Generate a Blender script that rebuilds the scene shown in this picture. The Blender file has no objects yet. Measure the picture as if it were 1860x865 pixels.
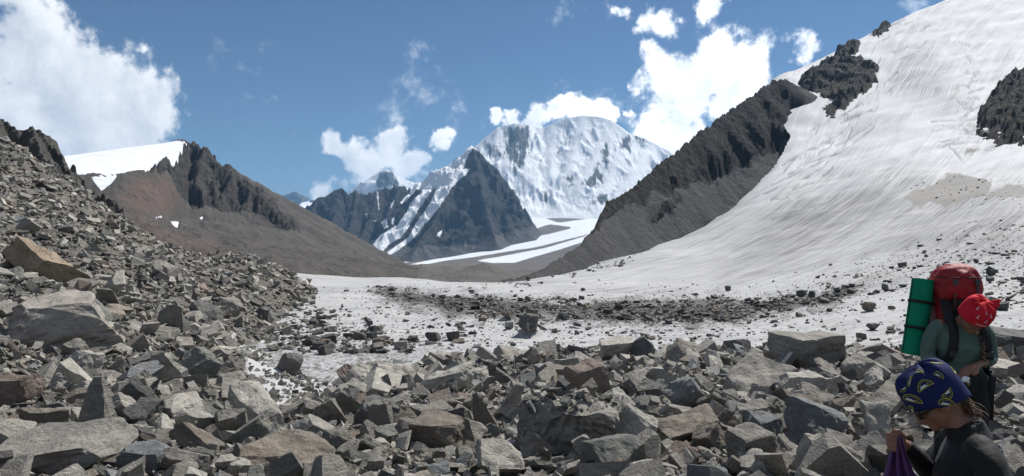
import bpy, bmesh, math, random
import numpy as np
from mathutils import Vector, Matrix, Euler, Quaternion

# ------------------------------------------------------------------ camera, sky, sun, exposure
F = 1300.0                       # focal length in photo pixels (photo is 1860 x 865)
CX, CY = 930.0, 432.5
scene = bpy.context.scene
COL = scene.collection
cam_d = bpy.data.cameras.new('camera')
cam_d.sensor_fit = 'HORIZONTAL'
cam_d.sensor_width = 36.0
cam_d.lens = 36.0 * F / 1860.0
cam_d.clip_start = 0.1
cam_d.clip_end = 60000.0
cam = bpy.data.objects.new('camera', cam_d)
COL.objects.link(cam)
cam.location = (0, 0, 0)
cam.rotation_euler = (math.radians(90), 0, 0)
scene.camera = cam

SUN_AZ, SUN_EL = math.radians(47), math.radians(53)
SUN_DIR = Vector((math.sin(SUN_AZ) * math.cos(SUN_EL), math.cos(SUN_AZ) * math.cos(SUN_EL), math.sin(SUN_EL)))
sun_d = bpy.data.lights.new('sun', 'SUN')
sun_d.energy = 5.0
sun_d.angle = math.radians(0.53)
sun_d.color = (1.0, 0.955, 0.89)
sun = bpy.data.objects.new('sun', sun_d)
COL.objects.link(sun)
sun.rotation_euler = SUN_DIR.to_track_quat('Z', 'Y').to_euler()
sun.location = (60, 60, 120)

scene.view_settings.view_transform = 'Standard'
scene.view_settings.look = 'None'
scene.view_settings.gamma = 1.0
scene.view_settings.exposure = 0.38
scene.cycles.use_denoising = True
scene.cycles.max_bounces = 6
scene.cycles.diffuse_bounces = 3
scene.cycles.volume_bounces = 0


class NT:
    """tiny helper for building node trees"""
    def __init__(self, tree):
        self.t = tree
        self.n = tree.nodes
        self.l = tree.links

    def new(self, kind, **props):
        node = self.n.new(kind)
        for k, v in props.items():
            setattr(node, k, v)
        return node

    def put(self, sock, val):
        if isinstance(val, bpy.types.NodeSocket):
            self.l.new(val, sock)
        elif val is not None:
            sock.default_value = val

    def math(self, op, a, b=None, c=None, clamp=False):
        m = self.new('ShaderNodeMath', operation=op)
        m.use_clamp = clamp
        self.put(m.inputs[0], a)
        if b is not None:
            self.put(m.inputs[1], b)
        if c is not None:
            self.put(m.inputs[2], c)
        return m.outputs[0]

    def vmath(self, op, a, b=None, out=0, scale=None):
        m = self.new('ShaderNodeVectorMath', operation=op)
        self.put(m.inputs[0], a)
        if b is not None:
            self.put(m.inputs[1], b)
        if scale is not None:
            self.put(m.inputs['Scale'], scale)
        return m.outputs[out]

    def noise(self, vec, scale, detail=4.0, rough=0.55, dist=0.0, out='Fac', lac=2.0):
        m = self.new('ShaderNodeTexNoise')
        if vec is not None:
            self.put(m.inputs['Vector'], vec)
        m.inputs['Scale'].default_value = scale
        m.inputs['Detail'].default_value = detail
        m.inputs['Roughness'].default_value = rough
        m.inputs['Lacunarity'].default_value = lac
        m.inputs['Distortion'].default_value = dist
        return m.outputs[out]

    def mapr(self, val, a, b, c=0.0, d=1.0, smooth=False):
        m = self.new('ShaderNodeMapRange')
        if smooth:
            m.interpolation_type = 'SMOOTHSTEP'
        self.put(m.inputs['Value'], val)
        for i, v in zip((1, 2, 3, 4), (a, b, c, d)):
            m.inputs[i].default_value = v
        m.clamp = True
        return m.outputs[0]

    def mix(self, fac, a, b, blend='MIX'):
        m = self.new('ShaderNodeMix', data_type='RGBA', blend_type=blend)
        self.put(m.inputs[0], fac)
        self.put(m.inputs[6], a if isinstance(a, bpy.types.NodeSocket) else tuple(a) + (1,) if len(a) == 3 else a)
        self.put(m.inputs[7], b if isinstance(b, bpy.types.NodeSocket) else tuple(b) + (1,) if len(b) == 3 else b)
        return m.outputs[2]

    def ramp(self, fac, stops):
        m = self.new('ShaderNodeValToRGB')
        e = m.color_ramp.elements
        while len(e) < len(stops):
            e.new(0.5)
        for el, (p, c) in zip(e, stops):
            el.position = p
            el.color = tuple(c) + (1,) if len(c) == 3 else c
        self.put(m.inputs[0], fac)
        return m.outputs[0]

    def scaled(self, vec, s):
        m = self.new('ShaderNodeMapping')
        self.put(m.inputs['Vector'], vec)
        m.inputs['Scale'].default_value = s
        return m.outputs[0]

    def attr(self, name):
        m = self.new('ShaderNodeAttribute')
        m.attribute_name = name
        return m

    def bump(self, height, strength=0.5, dist=0.1, normal=None):
        m = self.new('ShaderNodeBump')
        m.inputs['Strength'].default_value = strength
        m.inputs['Distance'].default_value = dist
        self.put(m.inputs['Height'], height)
        if normal is not None:
            self.put(m.inputs['Normal'], normal)
        return m.outputs[0]


# ------------------------------------------------------------------ world: Nishita sky with cumulus
world = bpy.data.worlds.new('World')
scene.world = world
world.use_nodes = True
W = NT(world.node_tree)
W.n.clear()
sky = W.new('ShaderNodeTexSky', sky_type='NISHITA')
sky.sun_disc = False
sky.sun_elevation = SUN_EL
sky.sun_rotation = SUN_AZ
sky.altitude = 3000.0
sky.air_density = 1.15
sky.dust_density = 0.0
sky.ozone_density = 1.0
bg = W.new('ShaderNodeBackground')
W.put(bg.inputs['Color'], W.mix(1.0, sky.outputs[0], (0.70, 0.86, 1.0), 'MULTIPLY'))
bg.inputs['Strength'].default_value = 0.053
tc = W.new('ShaderNodeTexCoord')
dirv = W.vmath('NORMALIZE', tc.outputs['Generated'])


def sky_dir(px, py):
    return Vector(((px - CX) / F, 1.0, (CY - py) / F)).normalized()


# cumulus heaps: where they float (direction), angular radius, weight
PUFFS = [
    (40, 120, 120, 1.0), (110, 170, 120, 1.05), (190, 195, 110, 1.0), (250, 200, 70, 0.95), (60, 60, 55, 0.85),
    (20, 220, 120, 1.0), (150, 240, 80, .8), (100, 100, 80, .9), (-60, 60, 90, .95), (-120, 160, 170, 1.0),
    (240, 75, 22, 0.42),
    (605, 258, 30, 0.8), (635, 275, 38, 0.95), (670, 290, 30, .75), (710, 275, 32, 1.0), (745, 300, 36, 1.0),
    (690, 305, 34, 0.8), (640, 322, 34, 0.6), (660, 300, 22, .7), (795, 248, 22, 0.8), (770, 245, 14, 0.5), (575, 350, 34, 0.7), (610, 340, 24, .6),
    (905, 224, 16, .8), (940, 214, 22, 1.0), (980, 214, 26, 1.0), (1025, 198, 20, .95), (1060, 200, 26, 1.0), (1100, 208, 22, .9), (1140, 216, 16, .7),
    (1215, 225, 46, 1.05), (1240, 170, 66, 1.15), (1290, 140, 60, 1.1), (1335, 160, 56, 1.05),
    (1195, 135, 40, .9), (1180, 105, 34, .6), (1200, 40, 34, .72), (1170, 55, 22, .5), (1145, 15, 24, .48), (1290, 15, 26, .5), (1230, 250, 50, 1.05), (1330, 200, 60, 1.05),
    (1310, 105, 44, .62), (1350, 100, 40, .58), (1375, 75, 30, .35), (1255, 50, 14, .4), (1395, 20, 16, .4), (1455, 85, 36, .62), (1425, 65, 18, .42), (1180, 260, 40, .95), (1160, 165, 20, .7),
    (545, 100, 18, .3), (560, 160, 16, .25), (290, 140, 18, .35),
]
wv = W.vmath('SCALE', W.vmath('SUBTRACT', W.noise(dirv, 14.0, 4.0, 0.6, out='Color'), (0.5, 0.5, 0.5)), scale=0.075)
wv2 = W.vmath('SCALE', W.vmath('SUBTRACT', W.noise(dirv, 45.0, 4.0, 0.6, out='Color'), (0.5, 0.5, 0.5)), scale=0.022)
dirw = W.vmath('ADD', dirv, W.vmath('ADD', wv, wv2))
blob = None
for (px, py, r, w) in PUFFS:
    c = sky_dir(px, py)
    dd = W.vmath('DISTANCE', dirw, tuple(c), out=1)
    ang = r / F / (1 + ((px - CX) / F) ** 2) ** 0.5 * 1.05
    v = W.mapr(dd, 0.0, ang * 1.55, w, 0.0, smooth=True)
    blob = v if blob is None else W.math('SMOOTH_MAX', blob, v, 0.22)
# a few fair-weather heaps elsewhere in the sky, by plain noise
wide = W.noise(dirv, 2.3, 3.0, 0.5)
away = W.mapr(W.vmath('DOT_PRODUCT', dirv, (0, 1, 0), out=1), 0.55, 0.2)
wide = W.math('MULTIPLY', W.mapr(wide, 0.52, 0.68), away)
blob = W.math('MAXIMUM', blob, wide)
n1 = W.noise(dirv, 9.0, 12.0, 0.64, 0.35)
n2 = W.noise(dirv, 34.0, 6.0, 0.62)
nn = W.math('ADD', W.math('MULTIPLY', W.math('SUBTRACT', n1, 0.5), 2.3), W.math('MULTIPLY', W.math('SUBTRACT', n2, 0.5), 1.0))
dens = W.math('ADD', blob, W.math('MULTIPLY', nn, W.mapr(blob, 0.0, 0.35, 0.0, 1.0)))
alpha = W.mapr(dens, 0.26, 0.68, 0.0, 1.0, smooth=True)
# self-shading: compare density with that a little towards the sun
off = W.vmath('ADD', dirv, tuple(SUN_DIR * 0.035))
m1 = W.noise(off, 9.0, 12.0, 0.64, 0.35)
lit = W.math('SUBTRACT', n1, m1)
cl = W.mapr(W.math('ADD', W.math('MULTIPLY', lit, 2.0), W.mapr(dens, 0.4, 1.5, 0.12, -0.10)), -0.28, 0.22, 0.0, 1.0)
toward = W.mapr(W.vmath('DOT_PRODUCT', dirv, tuple(SUN_DIR), out=1), 0.30, 0.72)
ccol = W.mix(cl, (0.60, 0.645, 0.71), (0.94, 0.95, 0.965))
cstr = W.math('ADD', 0.90, W.math('MULTIPLY', toward, 0.5))
bgc = W.new('ShaderNodeBackground')
W.put(bgc.inputs['Color'], ccol)
W.put(bgc.inputs['Strength'], cstr)
mixs = W.new('ShaderNodeMixShader')
W.put(mixs.inputs[0], alpha)
W.l.new(bg.outputs[0], mixs.inputs[1])
W.l.new(bgc.outputs[0], mixs.inputs[2])
wout = W.new('ShaderNodeOutputWorld')
W.l.new(mixs.outputs[0], wout.inputs['Surface'])

# ------------------------------------------------------------------ numeric helpers
rng = np.random.default_rng(11)
_perm = np.random.default_rng(5).permutation(512).astype(np.int64)
_perm = np.concatenate([_perm, _perm, _perm])
_g2 = np.stack([np.cos(np.arange(512) * 2.399963), np.sin(np.arange(512) * 2.399963)], 1)
_g3 = np.random.default_rng(6).normal(size=(512, 3))
_g3 /= np.linalg.norm(_g3, axis=1)[:, None]


def perlin2(x, y):
    xi = np.floor(x).astype(np.int64)
    yi = np.floor(y).astype(np.int64)
    xf, yf = x - xi, y - yi
    xi &= 511
    yi &= 511
    u = xf * xf * xf * (xf * (xf * 6 - 15) + 10)
    v = yf * yf * yf * (yf * (yf * 6 - 15) + 10)

    def g(ix, iy, dx, dy):
        h = _perm[_perm[ix & 511] + (iy & 511)]
        return _g2[h, 0] * dx + _g2[h, 1] * dy
    a = g(xi, yi, xf, yf)
    b = g(xi + 1, yi, xf - 1, yf)
    c = g(xi, yi + 1, xf, yf - 1)
    d = g(xi + 1, yi + 1, xf - 1, yf - 1)
    return ((a + u * (b - a)) + v * ((c + u * (d - c)) - (a + u * (b - a)))) * 1.5


def perlin3(p):
    i = np.floor(p).astype(np.int64)
    f = p - i
    i &= 511
    w = f * f * f * (f * (f * 6 - 15) + 10)
    out = 0
    for a in (0, 1):
        for b in (0, 1):
            for c in (0, 1):
                h = _perm[_perm[_perm[(i[:, 0] + a) & 511] + ((i[:, 1] + b) & 511)] + ((i[:, 2] + c) & 511)]
                g = _g3[h]
                d = g[:, 0] * (f[:, 0] - a) + g[:, 1] * (f[:, 1] - b) + g[:, 2] * (f[:, 2] - c)
                ww = (w[:, 0] if a else 1 - w[:, 0]) * (w[:, 1] if b else 1 - w[:, 1]) * (w[:, 2] if c else 1 - w[:, 2])
                out = out + d * ww
    return out * 1.6


def fbm(x, y, oct=5, gain=0.5, seed=0.0):
    s, a, f = 0, 1.0, 1.0
    for k in range(oct):
        s = s + a * perlin2(x * f + seed + 17.3 * k, y * f - seed + 9.1 * k)
        a *= gain
        f *= 2.03
    return s


def ridged(x, y, oct=5, gain=0.5, seed=0.0):
    s, a, f, w = 0, 1.0, 1.0, 1.0
    for k in range(oct):
        n = 1 - np.abs(perlin2(x * f + seed + 13.7 * k, y * f + seed + 3.3 * k)) * 1.6
        n = np.clip(n, 0, 1) ** 2 * w
        w = np.clip(n * 1.6, 0, 1)
        s = s + a * n
        a *= gain
        f *= 2.07
    return s


def tps_fit(pts, vals, smooth=1e-4):
    pts = np.asarray(pts, float)
    vals = np.asarray(vals, float)
    n = len(pts)
    d = np.linalg.norm(pts[:, None] - pts[None], axis=2)
    K = np.where(d > 0, d * d * np.log(d + 1e-12), 0) + smooth * np.eye(n)
    Pm = np.concatenate([np.ones((n, 1)), pts], 1)
    A = np.zeros((n + 3, n + 3))
    A[:n, :n] = K
    A[:n, n:] = Pm
    A[n:, :n] = Pm.T
    w = np.linalg.solve(A, np.concatenate([vals, np.zeros(3)]))

    def ev(x, y):
        sh = np.shape(x)
        x = np.ravel(x)
        y = np.ravel(y)
        out = w[n] + w[n + 1] * x + w[n + 2] * y
        for i in range(n):
            r2 = (x - pts[i, 0]) ** 2 + (y - pts[i, 1]) ** 2
            out = out + w[i] * 0.5 * r2 * np.log(r2 + 1e-12)
        return out.reshape(sh)
    return ev


def field(ctrl, smooth=1e-4, k=0.45):
    """height field from sighted points (px, py, depth): elevation angle interpolated over bearing and log distance"""
    pts = [((px - CX) / F, k * math.log(d)) for px, py, d in ctrl]
    vals = [(CY - py) / F for px, py, d in ctrl]
    ev = tps_fit(pts, vals, smooth)

    def h(x, y):
        y = np.maximum(y, 0.3)
        return ev(x / y, k * np.log(y)) * y
    return h


def P(px, py, d):
    return np.array([(px - CX) / F * d, d, (CY - py) / F * d])


def to_px(x, y, z):
    return CX + F * x / y, CY - F * z / y


def ridge_height(x, y, ridges):
    """roof-like heights falling away from crest lines; each ridge: (points, slope near, width of it, slope far)"""
    z = np.full(x.shape, -1e9)
    dist = np.full(x.shape, 1e9)
    for pts, s1, w1, s2, *lf in ridges:
        pts = np.array([P(*p) for p in pts])
        mult = 1.0
        if lf:                                       # a steeper fall on the left of the line
            best = np.full(x.shape, 1e9)
            left = np.zeros(x.shape, bool)
            for a, b in zip(pts[:-1], pts[1:]):
                ab = b - a
                t = np.clip(((x - a[0]) * ab[0] + (y - a[1]) * ab[1]) / (ab[0] ** 2 + ab[1] ** 2 + 1e-9), 0, 1)
                d = np.hypot(x - (a[0] + t * ab[0]), y - (a[1] + t * ab[1]))
                nearer = d < best
                best = np.where(nearer, d, best)
                left = np.where(nearer, ab[0] * (y - a[1]) - ab[1] * (x - a[0]) > 0, left)
            mult = np.where(left, lf[0] / s2, 1.0)
        for a, b in zip(pts[:-1], pts[1:]):
            ab = b - a
            L2 = ab[0] ** 2 + ab[1] ** 2 + 1e-9
            t = np.clip(((x - a[0]) * ab[0] + (y - a[1]) * ab[1]) / L2, 0, 1)
            d = np.hypot(x - (a[0] + t * ab[0]), y - (a[1] + t * ab[1]))
            d = d * mult
            c = a[2] + t * ab[2] - np.where(d < w1, s1 * d, s1 * w1 + s2 * (d - w1))
            z = np.maximum(z, c)
            dist = np.minimum(dist, d)
    return z, dist


def poly_sdf(px, py, poly):
    """signed distance in pixels, positive inside"""
    poly = np.asarray(poly, float)
    sh = px.shape
    px = px.ravel()
    py = py.ravel()
    d2 = np.full(px.shape, 1e18)
    ins = np.zeros(px.shape, bool)
    for a, b in zip(poly, np.roll(poly, -1, 0)):
        e = b - a
        t = np.clip(((px - a[0]) * e[0] + (py - a[1]) * e[1]) / (e @ e + 1e-9), 0, 1)
        d2 = np.minimum(d2, (px - a[0] - t * e[0]) ** 2 + (py - a[1] - t * e[1]) ** 2)
        cond = (a[1] > py) != (b[1] > py)
        ins ^= cond & (px < (b[0] - a[0]) * (py - a[1]) / (b[1] - a[1] + 1e-12) + a[0])
    d = np.sqrt(d2)
    return np.where(ins, d, -d).reshape(sh)


def polys_sdf(px, py, polys):
    return np.max([poly_sdf(px, py, p) for p in polys], axis=0)


def tag(o, label=None, cat=None, group=None, kind=None):
    for k, v in (('label', label), ('category', cat), ('group', group), ('kind', kind)):
        if v:
            o[k] = v
    return o


def mesh_obj(name, verts, faces, mat, smooth=True, parent=None, attrs=None):
    me = bpy.data.meshes.new(name)
    verts = np.asarray(verts, np.float32)
    faces = np.asarray(faces, np.int32)
    me.vertices.add(len(verts))
    me.vertices.foreach_set('co', verts.ravel())
    n, k = faces.shape
    me.loops.add(n * k)
    me.loops.foreach_set('vertex_index', faces.ravel())
    me.polygons.add(n)
    me.polygons.foreach_set('loop_start', np.arange(0, n * k, k, dtype=np.int32))
    me.polygons.foreach_set('use_smooth', np.full(n, bool(smooth)))
    me.update(calc_edges=True)
    for nm, data in (attrs or {}).items():
        a = me.attributes.new(nm, 'FLOAT_COLOR', 'POINT')
        c = np.ones((len(verts), 4), np.float32)
        c[:, :data.shape[1]] = data
        a.data.foreach_set('color', c.ravel())
    me.materials.append(mat)
    o = bpy.data.objects.new(name, me)
    COL.objects.link(o)
    if parent:
        o.parent = parent
    return o


def grid_faces(nu, nd):
    i = np.arange(nu * nd).reshape(nd, nu)
    return np.stack([i[:-1, :-1].ravel(), i[:-1, 1:].ravel(), i[1:, 1:].ravel(), i[1:, :-1].ravel()], 1)


def wedge(px0, px1, d0, d1, nu, nd, log=False):
    """plan positions of a grid fanning out over bearings px0..px1 and depths d0..d1"""
    u = (np.linspace(px0, px1, nu) - CX) / F
    d = np.geomspace(d0, d1, nd) if log else np.linspace(d0, d1, nd)
    U, D = np.meshgrid(u, d)
    return U * D, D


def soft(sdf, w):
    return np.clip(0.5 + sdf / (2 * w), 0, 1)


def principled(nt, color, rough=0.9, normal=None, spec=0.25):
    b = nt.new('ShaderNodeBsdfPrincipled')
    nt.put(b.inputs['Base Color'], color if isinstance(color, bpy.types.NodeSocket) else tuple(color) + (1,))
    nt.put(b.inputs['Roughness'], rough)
    b.inputs['Specular IOR Level'].default_value = spec
    if normal is not None:
        nt.put(b.inputs['Normal'], normal)
    o = nt.new('ShaderNodeOutputMaterial')
    nt.l.new(b.outputs[0], o.inputs['Surface'])
    return b


def material(name):
    m = bpy.data.materials.new(name)
    m.use_nodes = True
    m.node_tree.nodes.clear()
    return m, NT(m.node_tree)
# ------------------------------------------------------------------ terrain materials
SNOW = (0.72, 0.75, 0.79)


def terrain_mat(name, rock_a, rock_b, talus_a, talus_b, scale, snow_col=SNOW, snow_amp=0.5, streak=None, red=(0.15, 0.095, 0.075)):
    """mask attribute: R snow, G bare rock, B reddish tint; scale = size of the rock relief in metres"""
    m, t = material(name)
    geo = t.new('ShaderNodeNewGeometry')
    pos = geo.outputs['Position']
    mask = t.new('ShaderNodeSeparateColor')
    t.put(mask.inputs[0], t.attr('mask').outputs['Color'])
    nbig = t.noise(pos, 0.25 / scale, 6, 0.6)
    nmid = t.noise(pos, 1.0 / scale, 8, 0.65, 0.3)
    nfin = t.noise(pos, 5.0 / scale, 4, 0.7)
    rock = t.mix(t.mapr(nmid, 0.3, 0.7), rock_a, rock_b)
    talus = t.mix(t.mapr(nbig, 0.35, 0.65), talus_a, talus_b)
    talus = t.mix(t.mapr(nfin, 0.35, 0.75, 0.0, 0.45), talus, tuple(c * 1.7 for c in talus_b))
    talus = t.mix(t.mapr(t.math('MULTIPLY', mask.outputs[2], t.mapr(nmid, .3, .6)), 0, 1, 0, 0.85), talus, red)
    g = t.mapr(t.math('ADD', mask.outputs[1], t.math('MULTIPLY', t.math('SUBTRACT', nmid, 0.5), 0.7)), 0.4, 0.6)
    base = t.mix(g, talus, rock)
    sn = t.math('ADD', mask.outputs[0], t.math('MULTIPLY', t.math('SUBTRACT', nmid, 0.5), snow_amp))
    if streak:
        sv = t.scaled(pos, streak[0])
        sn = t.math('ADD', sn, t.math('MULTIPLY', t.math('SUBTRACT', t.noise(sv, 1.0, 6, 0.62), 0.5), streak[1]))
    s = t.mapr(sn, 0.44, 0.56)
    sv = t.noise(t.scaled(pos, (1, 1, 3)), 0.5 / scale, 7, 0.65)
    snow_v = t.mix(t.mapr(sv, .42, .70, 0, .55), snow_col, tuple(c * .62 for c in snow_col))
    col = t.mix(s, base, snow_v)
    h = t.math('ADD', t.math('MULTIPLY', nmid, 1.0), t.math('MULTIPLY', nfin, 0.35))
    hs = t.mapr(s, 0, 1, 1.0, 0.12)
    hs = t.math('MULTIPLY', hs, t.mapr(g, 0, 1, 0.5, 1.0))
    bmp = t.bump(t.math('MULTIPLY', h, hs), 0.9, scale * 0.9)
    principled(t, col, 0.92, bmp, 0.15)
    return m


M_DARKROCK = terrain_mat('dark_far_rock', (0.026, 0.029, 0.031), (0.072, 0.070, 0.068), (0.06, 0.06, 0.06), (0.085, 0.082, 0.08), 40.0)
M_MASSIF = terrain_mat('snow_face', (0.085, 0.093, 0.10), (0.16, 0.165, 0.17), (0.1, 0.1, 0.1), (0.12, 0.12, 0.12), 60.0,
                       snow_amp=0.22, streak=((1 / 30, 1 / 220, 1 / 190), 1.05))
M_FAR = terrain_mat('far_rock', (0.08, 0.085, 0.09), (0.14, 0.14, 0.14), (0.1, 0.1, 0.1), (0.12, 0.12, 0.12), 120.0, snow_amp=0.9)
M_LEFTMT = terrain_mat('crag_rock', (0.028, 0.027, 0.026), (0.098, 0.09, 0.082), (0.058, 0.055, 0.052), (0.09, 0.083, 0.076), 6.0)
M_VALLEY = terrain_mat('moraine_ground', (0.05, 0.05, 0.05), (0.1, 0.1, 0.1), (0.085, 0.078, 0.07), (0.13, 0.12, 0.108), 14.0, snow_col=(0.66, 0.69, 0.73), snow_amp=0.35)
M_SPUR = terrain_mat('spur_rock', (0.012, 0.012, 0.0125), (0.05, 0.046, 0.042), (0.044, 0.0445, 0.045), (0.068, 0.0675, 0.067), 4.0)
M_OUT = terrain_mat('outcrop_rock', (0.024, 0.023, 0.022), (0.10, 0.09, 0.08), (0.05, 0.05, 0.05), (0.08, 0.08, 0.08), 5.0)
M_CRAG = terrain_mat('near_crag_rock', (0.06, 0.06, 0.056), (0.15, 0.145, 0.13), (0.09, 0.082, 0.075), (0.14, 0.125, 0.11), 2.0)


def terrain(name, X, Y, Z, nu, nd, mat, mask, label, smooth=True, cat='mountain'):
    o = mesh_obj(name, np.stack([X.ravel(), Y.ravel(), Z.ravel()], 1), grid_faces(nu, nd), mat, smooth, attrs={'mask': mask})
    return tag(o, label, cat, kind='structure')


def rocky(x, y, scale, seed, sharp=1.0):
    """jagged relief: ridged noise plus small steps"""
    wx = fbm(x / scale, y / scale, 3, .5, seed + 40) * 0.35
    return ridged(x / scale + wx, y / scale - wx, 6, 0.52, seed) - 1.15


# ---- valley floor, running out to the foot of the far mountains
VAL = field([(-300, 470, 180), (200, 500, 200), (500, 518, 200), (760, 530, 200), (1000, 545, 200), (1400, 560, 200), (2100, 560, 200),
             (-300, 470, 600), (400, 488, 600), (620, 503, 600), (760, 505, 600), (1000, 508, 600), (1400, 510, 600), (2100, 510, 600),
             (400, 470, 1200), (600, 484, 1200), (750, 489, 1200), (900, 492, 1200), (1050, 490, 1200), (1400, 490, 1200), (2100, 480, 1200),
             (400, 470, 2000), (640, 478, 2000), (750, 482, 1900), (850, 474, 2000), (950, 466, 2000), (1080, 447, 2000), (1400, 440, 2000), (2100, 440, 2000),
             (640, 474, 2500), (800, 467, 2500), (900, 450, 2500), (1000, 432, 2600), (1080, 420, 2700), (-300, 470, 2600),
             (900, 425, 3200), (960, 408, 3400), (1080, 402, 3500), (1250, 398, 3500), (960, 392, 4200), (1080, 394, 4200), (1250, 390, 4200), (2100, 380, 4200),
             (500, 440, 5000), (-300, 440, 5000), (300, 432, 9000), (900, 385, 6000), (1500, 380, 6000)], 1e-5)
nu, nd = 290, 180
X, Y = wedge(-200, 1500, 130, 9500, nu, nd, log=True)
Z = VAL(X, Y)
hill, _ = ridge_height(X, Y, [([(690, 497, 720), (745, 480, 720), (800, 474, 700), (850, 479, 680), (905, 494, 650), (950, 505, 620)], 0.22, 40, 0.3),
                              ([(560, 492, 560), (640, 492, 600), (700, 497, 640)], 0.2, 40, 0.3),
                              ([(1500, 470, 700), (1300, 476, 800), (1150, 474, 900), (1040, 480, 1000), (940, 489, 1050)], 0.2, 60, 0.3)])
hn = fbm(X / 60, Y / 60, 5, .5, 3.0)
near_w = np.clip((2200 - Y) / 1500, 0, 1)
Z = np.maximum(Z, hill + hn * 3.0) + hn * 4.0 * near_w * np.clip((Y - 150) / 300, 0, 1)
px, py = to_px(X, Y, Z)
z3 = lambda pts: [(520 + a / 2.403, 180 + b / 2.403) for a, b in pts]
ice_bands = [
    z3([(1000, 505), (1070, 500), (1190, 540), (1370, 515), (1350, 560), (1320, 590), (1180, 635), (1000, 660), (820, 690), (700, 705), (610, 722), (540, 722), (640, 700), (740, 675), (860, 645), (960, 600), (1040, 560)]),
    z3([(450, 720), (560, 690), (740, 658), (745, 663), (620, 690), (500, 720)]),
    z3([(830, 706), (960, 678), (1100, 648), (1250, 612), (1330, 580), (1310, 620), (1200, 655), (1080, 690), (1000, 714), (900, 716)]),
]
sd = polys_sdf(px, py, ice_bands)
dark = poly_sdf(px, py, z3([(1030, 590), (1150, 550), (1240, 562), (1150, 585), (1060, 600)]))  # shadow on the glacier, painted as a dark gap in the white ice
sd = np.minimum(sd, -dark - 1.5)
med = poly_sdf(px, py, z3([(700, 712), (900, 680), (1100, 645), (1310, 592), (1310, 597), (1130, 650), (920, 690), (760, 714)]))
sd = np.minimum(sd, -med)
sd = np.where(Y > 3900, 20, sd)
sd = np.where((px > 1100) & (Y > 2300), 12, sd)
mask = np.stack([soft(sd, 5).ravel(), np.zeros(sd.size), np.zeros(sd.size)], 1)
terrain('valley_floor', X, Y, Z, nu, nd, M_VALLEY, mask, 'grey moraine valley floor with white glacier bands winding down it', cat='valley')

# ---- pyramid peak and the dark range to its left (one ridge system, two massifs)
PYR = [
    ([(858, 265, 3000), (835, 284, 3050), (815, 300, 3100), (782, 309, 3150), (757, 330, 3150), (742, 340, 3120), (727, 332, 3100), (712, 336, 3080),
      (690, 335, 3050), (668, 346, 3000), (648, 344, 2980), (632, 349, 2960), (618, 339, 2950), (604, 343, 2930), (575, 363, 2900), (545, 383, 2850), (520, 397, 2800), (480, 425, 2750), (400, 440, 2700)], 0.95, 160, 0.72),
    ([(858, 265, 3000), (870, 305, 2860), (880, 360, 2690), (895, 415, 2500), (902, 440, 2400)], 0.95, 200, 0.8),
    ([(858, 265, 3000), (882, 293, 2990), (910, 326, 2960), (934, 354, 2900), (946, 382, 2790), (952, 400, 2700), (958, 412, 2650)], 0.9, 200, 0.7, 3.4),
    ([(848, 285, 2960), (820, 335, 2800), (790, 390, 2600), (762, 440, 2420), (748, 466, 2330)], 0.85, 150, 0.62),
    ([(800, 318, 3060), (768, 375, 2840), (735, 425, 2620), (700, 466, 2420)], 0.62, 80, 0.55),
    ([(757, 335, 3130), (735, 375, 2960), (700, 425, 2720), (670, 462, 2480)], 0.62, 100, 0.55),
    ([(618, 340, 2950), (606, 395, 2760), (600, 440, 2560), (596, 470, 2400)], 0.8, 150, 0.6),
    ([(575, 363, 2900), (552, 410, 2700), (548, 450, 2550)], 0.8, 150, 0.6),
    ([(690, 336, 3050), (676, 380, 2900), (655, 425, 2700), (645, 455, 2550)], 0.75, 150, 0.6),
    ([(727, 333, 3100), (708, 375, 2950), (690, 420, 2780)], 0.75, 150, 0.6),
    ([(648, 344, 2980), (640, 390, 2820), (628, 435, 2640)], 0.75, 150, 0.6),
]
z5 = lambda pts: [(560 + a / 3.3275, 240 + b / 3.3275) for a, b in pts]
SNOW_PYR = [
    z5([(690, 330), (700, 285), (740, 240), (860, 205), (925, 150), (980, 75), (1000, 74), (965, 120), (945, 170), (930, 225), (975, 228), (900, 300), (850, 365), (790, 460), (700, 570), (640, 640),
        (540, 720), (440, 770), (380, 795), (430, 755), (600, 640), (655, 545), (735, 430), (775, 345), (760, 340), (715, 400), (690, 440), (650, 500), (615, 570), (560, 640), (490, 680), (440, 735), (395, 748), (355, 722), (400, 665), (440, 620), (540, 560), (600, 470), (620, 420), (680, 370)]),
    z5([(540, 440), (600, 375), (625, 380), (580, 430), (545, 445)]),
    z5([(440, 550), (475, 520), (485, 575), (450, 582)]), z5([(490, 560), (515, 515), (525, 520), (515, 560)]),
    z5([(345, 495), (358, 490), (365, 530), (350, 520)]), z5([(380, 535), (415, 530), (410, 548)]),
    z5([(780, 610), (815, 585), (800, 635), (775, 632)]), z5([(1210, 440), (1245, 465), (1240, 472)]), z5([(415, 360), (424, 360), (432, 470), (422, 470)]),
    z5([(605, 330), (660, 300), (690, 285), (650, 330), (620, 345)]), z5([(495, 455), (520, 400), (528, 402), (505, 460)]),
]


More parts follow.
